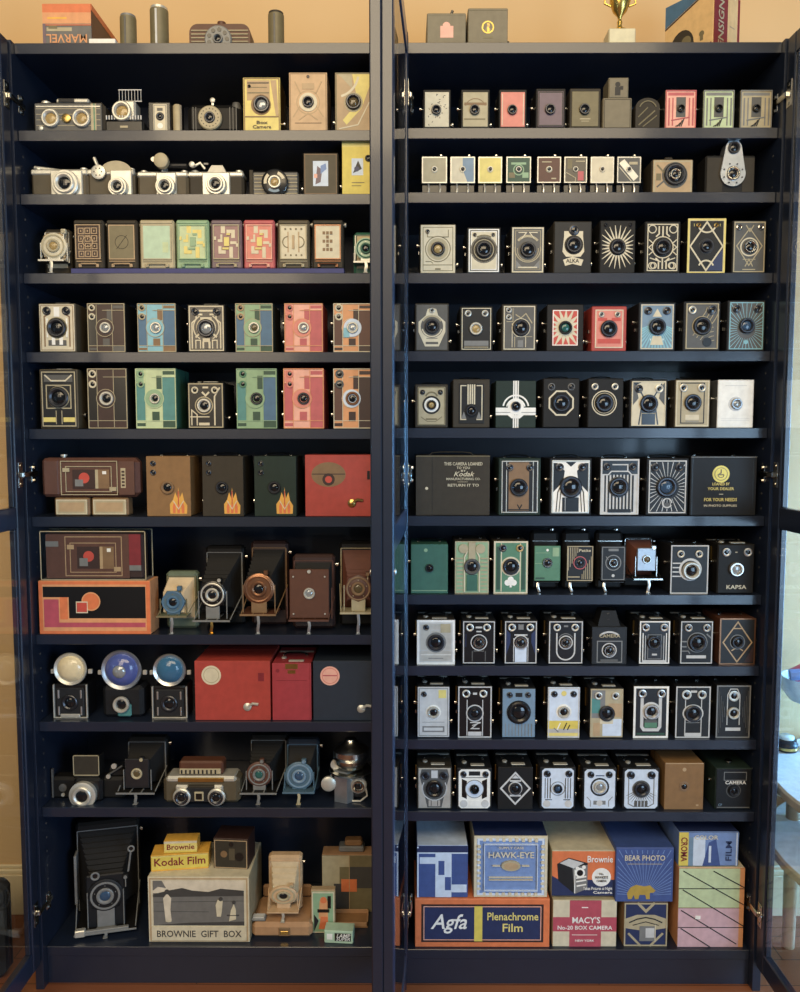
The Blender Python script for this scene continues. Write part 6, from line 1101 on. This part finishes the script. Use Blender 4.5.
k = MB(); k.lathe((0,.02,H),[(.004,0),(.004,.004),(.009,.005),(.009,.012),(.005,.014)],'lbrn','z',14); k.box(W*.2,W*.34,.01,.03,H-.001,H+.004,'lbrn',.001); k.build('winding_knob', r)
r, W, H = topthing('box_camera', 'olive-grey box camera with faded pink square badge, on right bookcase top', 'camera', 427, 466, 13, .05, group='old cameras on top of the right bookcase')
b = MB(); b.box(-W/2, W/2, 0, .1, 0, H, 'taup', .002); b.build('body', r); f = Face(W*.98,H*.98,0,'taup'); f.rect(.34,.42,.68,.70,'lpnk'); f.disc(.5,.70,.1,'lpnk'); f.line([(.02,.96),(.98,.96)],.012,'olv'); f.build('face_plate', r); knob(r,-W/2,.03,H*.3,-1,.008,'lgry')
k = MB(); k.tube([(W*.10,.03,H),(W*.14,.03,H+.012),(W*.18,.03,H+.020)],.003,'blk',8); k.box(W*.08,W*.22,.026,.036,H+.008,H+.012,'blk',.001); k.build('shutter_lever', r)
r, W, H = topthing('box_camera', 'olive-grey box camera with gold wreath emblem, on right bookcase top', 'camera', 468, 508, 8, .05, group='old cameras on top of the right bookcase')
b = MB(); b.box(-W/2, W/2, 0, .1, 0, H, 'taup', .002); b.build('body', r); f = Face(W*.98,H*.98,0,'taup'); f.ring(.5,.60,.14,.035,'gld'); f.rect(.48,.50,.54,.68,'gld'); f.line([(.44,.52),(.5,.66),(.57,.52)],.02,'tan'); f.rect(.38,.36,.64,.40,'olv'); f.line([(.02,.96),(.98,.96)],.012,'olv'); f.build('face_plate', r); knob(r,W/2,.03,H*.35,1,.009,'lgry'); strap(r,W,.05,H,'lgry',.004,.4)
r, W, H = topthing('trophy', 'small gilt trophy cup on cream marble base, on right bookcase top', 'trophy', 609, 636, 28, .03)
b = MB(); b.box(-W/2, W/2, 0, W*.8, 0, H, 'marble', .002); b.build('base', r)
b = MB(); b.lathe((0,W*.4,H),[(W*.34,0),(W*.30,.004),(W*.12,.010),(W*.08,.016),(W*.10,.022),(W*.06,.028),(W*.10,.034),(W*.26,.044),(W*.38,.062),(W*.40,.085),(W*.36,.085),(W*.30,.06)],'trophy','z',28); b.build('cup', r)
for s in (-1,1): b = MB(); b.tube([(s*W*.38,W*.4,H+.078),(s*W*.56,W*.4,H+.074),(s*W*.58,W*.4,H+.060),(s*W*.34,W*.4,H+.054)],.002,'trophy',8); b.build('handle', r)
p = at(713, 40, .035); r = thing('projector_box', 'cream and maroon carton with arched picture, standing cornerwise at top right', 'box', (p.x, .035, TOPZ+.0004), math.radians(-52)); h = .135
b = MB(); b.box(-.114,.0,0,.10,0,h,'peach',.001); b.build('carton_body', r)
f = Face(.113, h-.001, 0, 'peach'); o = None
f.poly([(.0,.66),(.98,1.0),(.0,1.0)],'blu'); f.line([(.0,.64),(.98,.98)],.03,'dbr'); f.raw([f.p(.12,0),f.p(.62,0)]+[f.p(.37+.25*math.cos(a),.26+.26*math.sin(a)) for a in [PI*k/10 for k in range(11)]],'lgry'); f.disc(.33,.20,.09,'crd'); f.disc(.46,.32,.10,'olv'); f.poly([(.2,0),(.24,.16),(.42,.16),(.46,0)],'crd'); f.poly([(.5,0),(.55,.18),(.62,.0)],'ros'); f.disc(.78,.34,.05,'olv'); f.rect(.75,.24,.81,.34,'olv'); f.poly([(.66,.02),(.98,.16),(.98,.0)],'dred')
o = f.build('printed_front', r); o.location = (-.0570, 0, 0)
f = Face(.099, h-.001, 0, 'peach'); f.rect(0,0,.52,1,'dred'); f.text('ENSIGN',.27,.48,.30,'crd',.95,rot=PI/2); f.rect(.58,.1,.84,.9,'peach'); f.rect(.60,.2,.8,.22,'tan'); f.rect(.60,.5,.8,.52,'tan'); f.rect(.92,0,1,1,'dred')
o = f.build('printed_side', r); o.rotation_euler = (0,0,PI/2); o.location = (.0002,.050,0)

# ================================================================== BESIDE THE BOOKCASES
hh = at(8, 889, .0).z
r = thing('storage_case', 'flat black fabric case standing on the floor at far left', 'case', (-1.05, .03, 0))
b = MB(); b.box(-.17, .168, -.03, .03, 0.004, hh, 'fabric', .014); b.build('case_body', r)
b = MB(); b.box(-.172, .170, -.004, .004, .02, hh-.02, 'blk', .002); b.build('zip_band', r)
b = MB(); b.tube([(-.05,0,hh-.002),(-.045,0,hh+.02),(.045,0,hh+.02),(.05,0,hh-.002)], .005, 'blk', 8); b.build('handle', r)
for u in (-.14, .14): b = MB(); b.lathe((u,0,0),[(.008,0),(.010,.005)],'blk','z',12); b.build('foot', r)
TX, TY, R = 1.155, -.05, .335
r = thing('side_table', 'round two-tier white side table with pale wooden rims, right of the bookcases', 'table', (TX, TY, 0))
for zt, nm in ((.468,'tabletop'),(.318,'lower_shelf')):
    b = MB(); b.lathe((0,0,zt),[(R-.008,-.022),(R,-.018),(R,-.003),(R-.004,0)],'tan','z',64); b.lathe((0,0,zt),[(R-.006,-.001),(R-.006,.0008),(0.0001,.0008)],'wtop','z',64); b.build(nm, r)
for k_ in range(3):
    a = math.radians(20+120*k_); b = MB(); b.lathe((math.cos(a)*(R-.05),math.sin(a)*(R-.05),0),[(.014,0),(.016,.2),(.016,.447)],'tan','z',16); b.build('leg', r)
r = thing('candle_jar', 'small dark round jar with a gold band near the edge of the side table', 'jar', (.934, .172, .4693))
b = MB(); b.lathe((0,0,0),[(.024,0),(.026,.003),(.026,.016),(.023,.020),(.023,.026),(.020,.028)],'dgry','z',32); b.build('jar_body', r)
b = MB(); b.lathe((0,0,.005),[(.0264,0),(.0268,.003),(.0264,.006)],'brs','z',32); b.build('gold_band', r); b = MB(); b.lathe((0,0,.028),[(.017,0),(.017,.006),(.014,.008)],'globe','z',24); b.build('lid', r)
bx, by = .986, .172
r = thing('bowl_stand', 'white bowl on two slim stems standing on the round side table', 'stand', (bx, by, .4693))
b = MB(); b.lathe((0,0,0),[(.017,0),(.018,.003),(.016,.007)],'globe','z',32); b.build('base', r)
for q in (-1,1): b = MB(); b.lathe((q*.008,0,.006),[(.005,0),(.004,.06),(.005,.112)],'pinkb' if q<0 else 'alu','z',12); b.build('stem', r)
b = MB(); b.lathe((0,0,.116),[(.02,0),(.045,.006),(.062,.028),(.066,.062),(.062,.062),(.056,.035),(.03,.012)],'globe','z',40); b.build('bowl', r)
r = thing('toy_figure', 'red and blue toy lying in the white bowl, glimpsed through right door', 'toy', (bx, by, .4693+.135))
b = MB(); b.tube([(-.045,-.01,.050),(-.02,-.01,.062),(.02,-.01,.066),(.05,0,.075)],.018,'pinkb',12); b.build('body', r)
b = MB(); b.tube([(-.060,-.02,.055),(-.01,-.03,.060),(.03,-.02,.056)],.013,'pblu',10); b.build('arm', r)
b = MB(); b.tube([(.03,.0,.07),(.04,.01,.10),(.05,.02,.09)],.014,'red',10); b.build('leg', r)
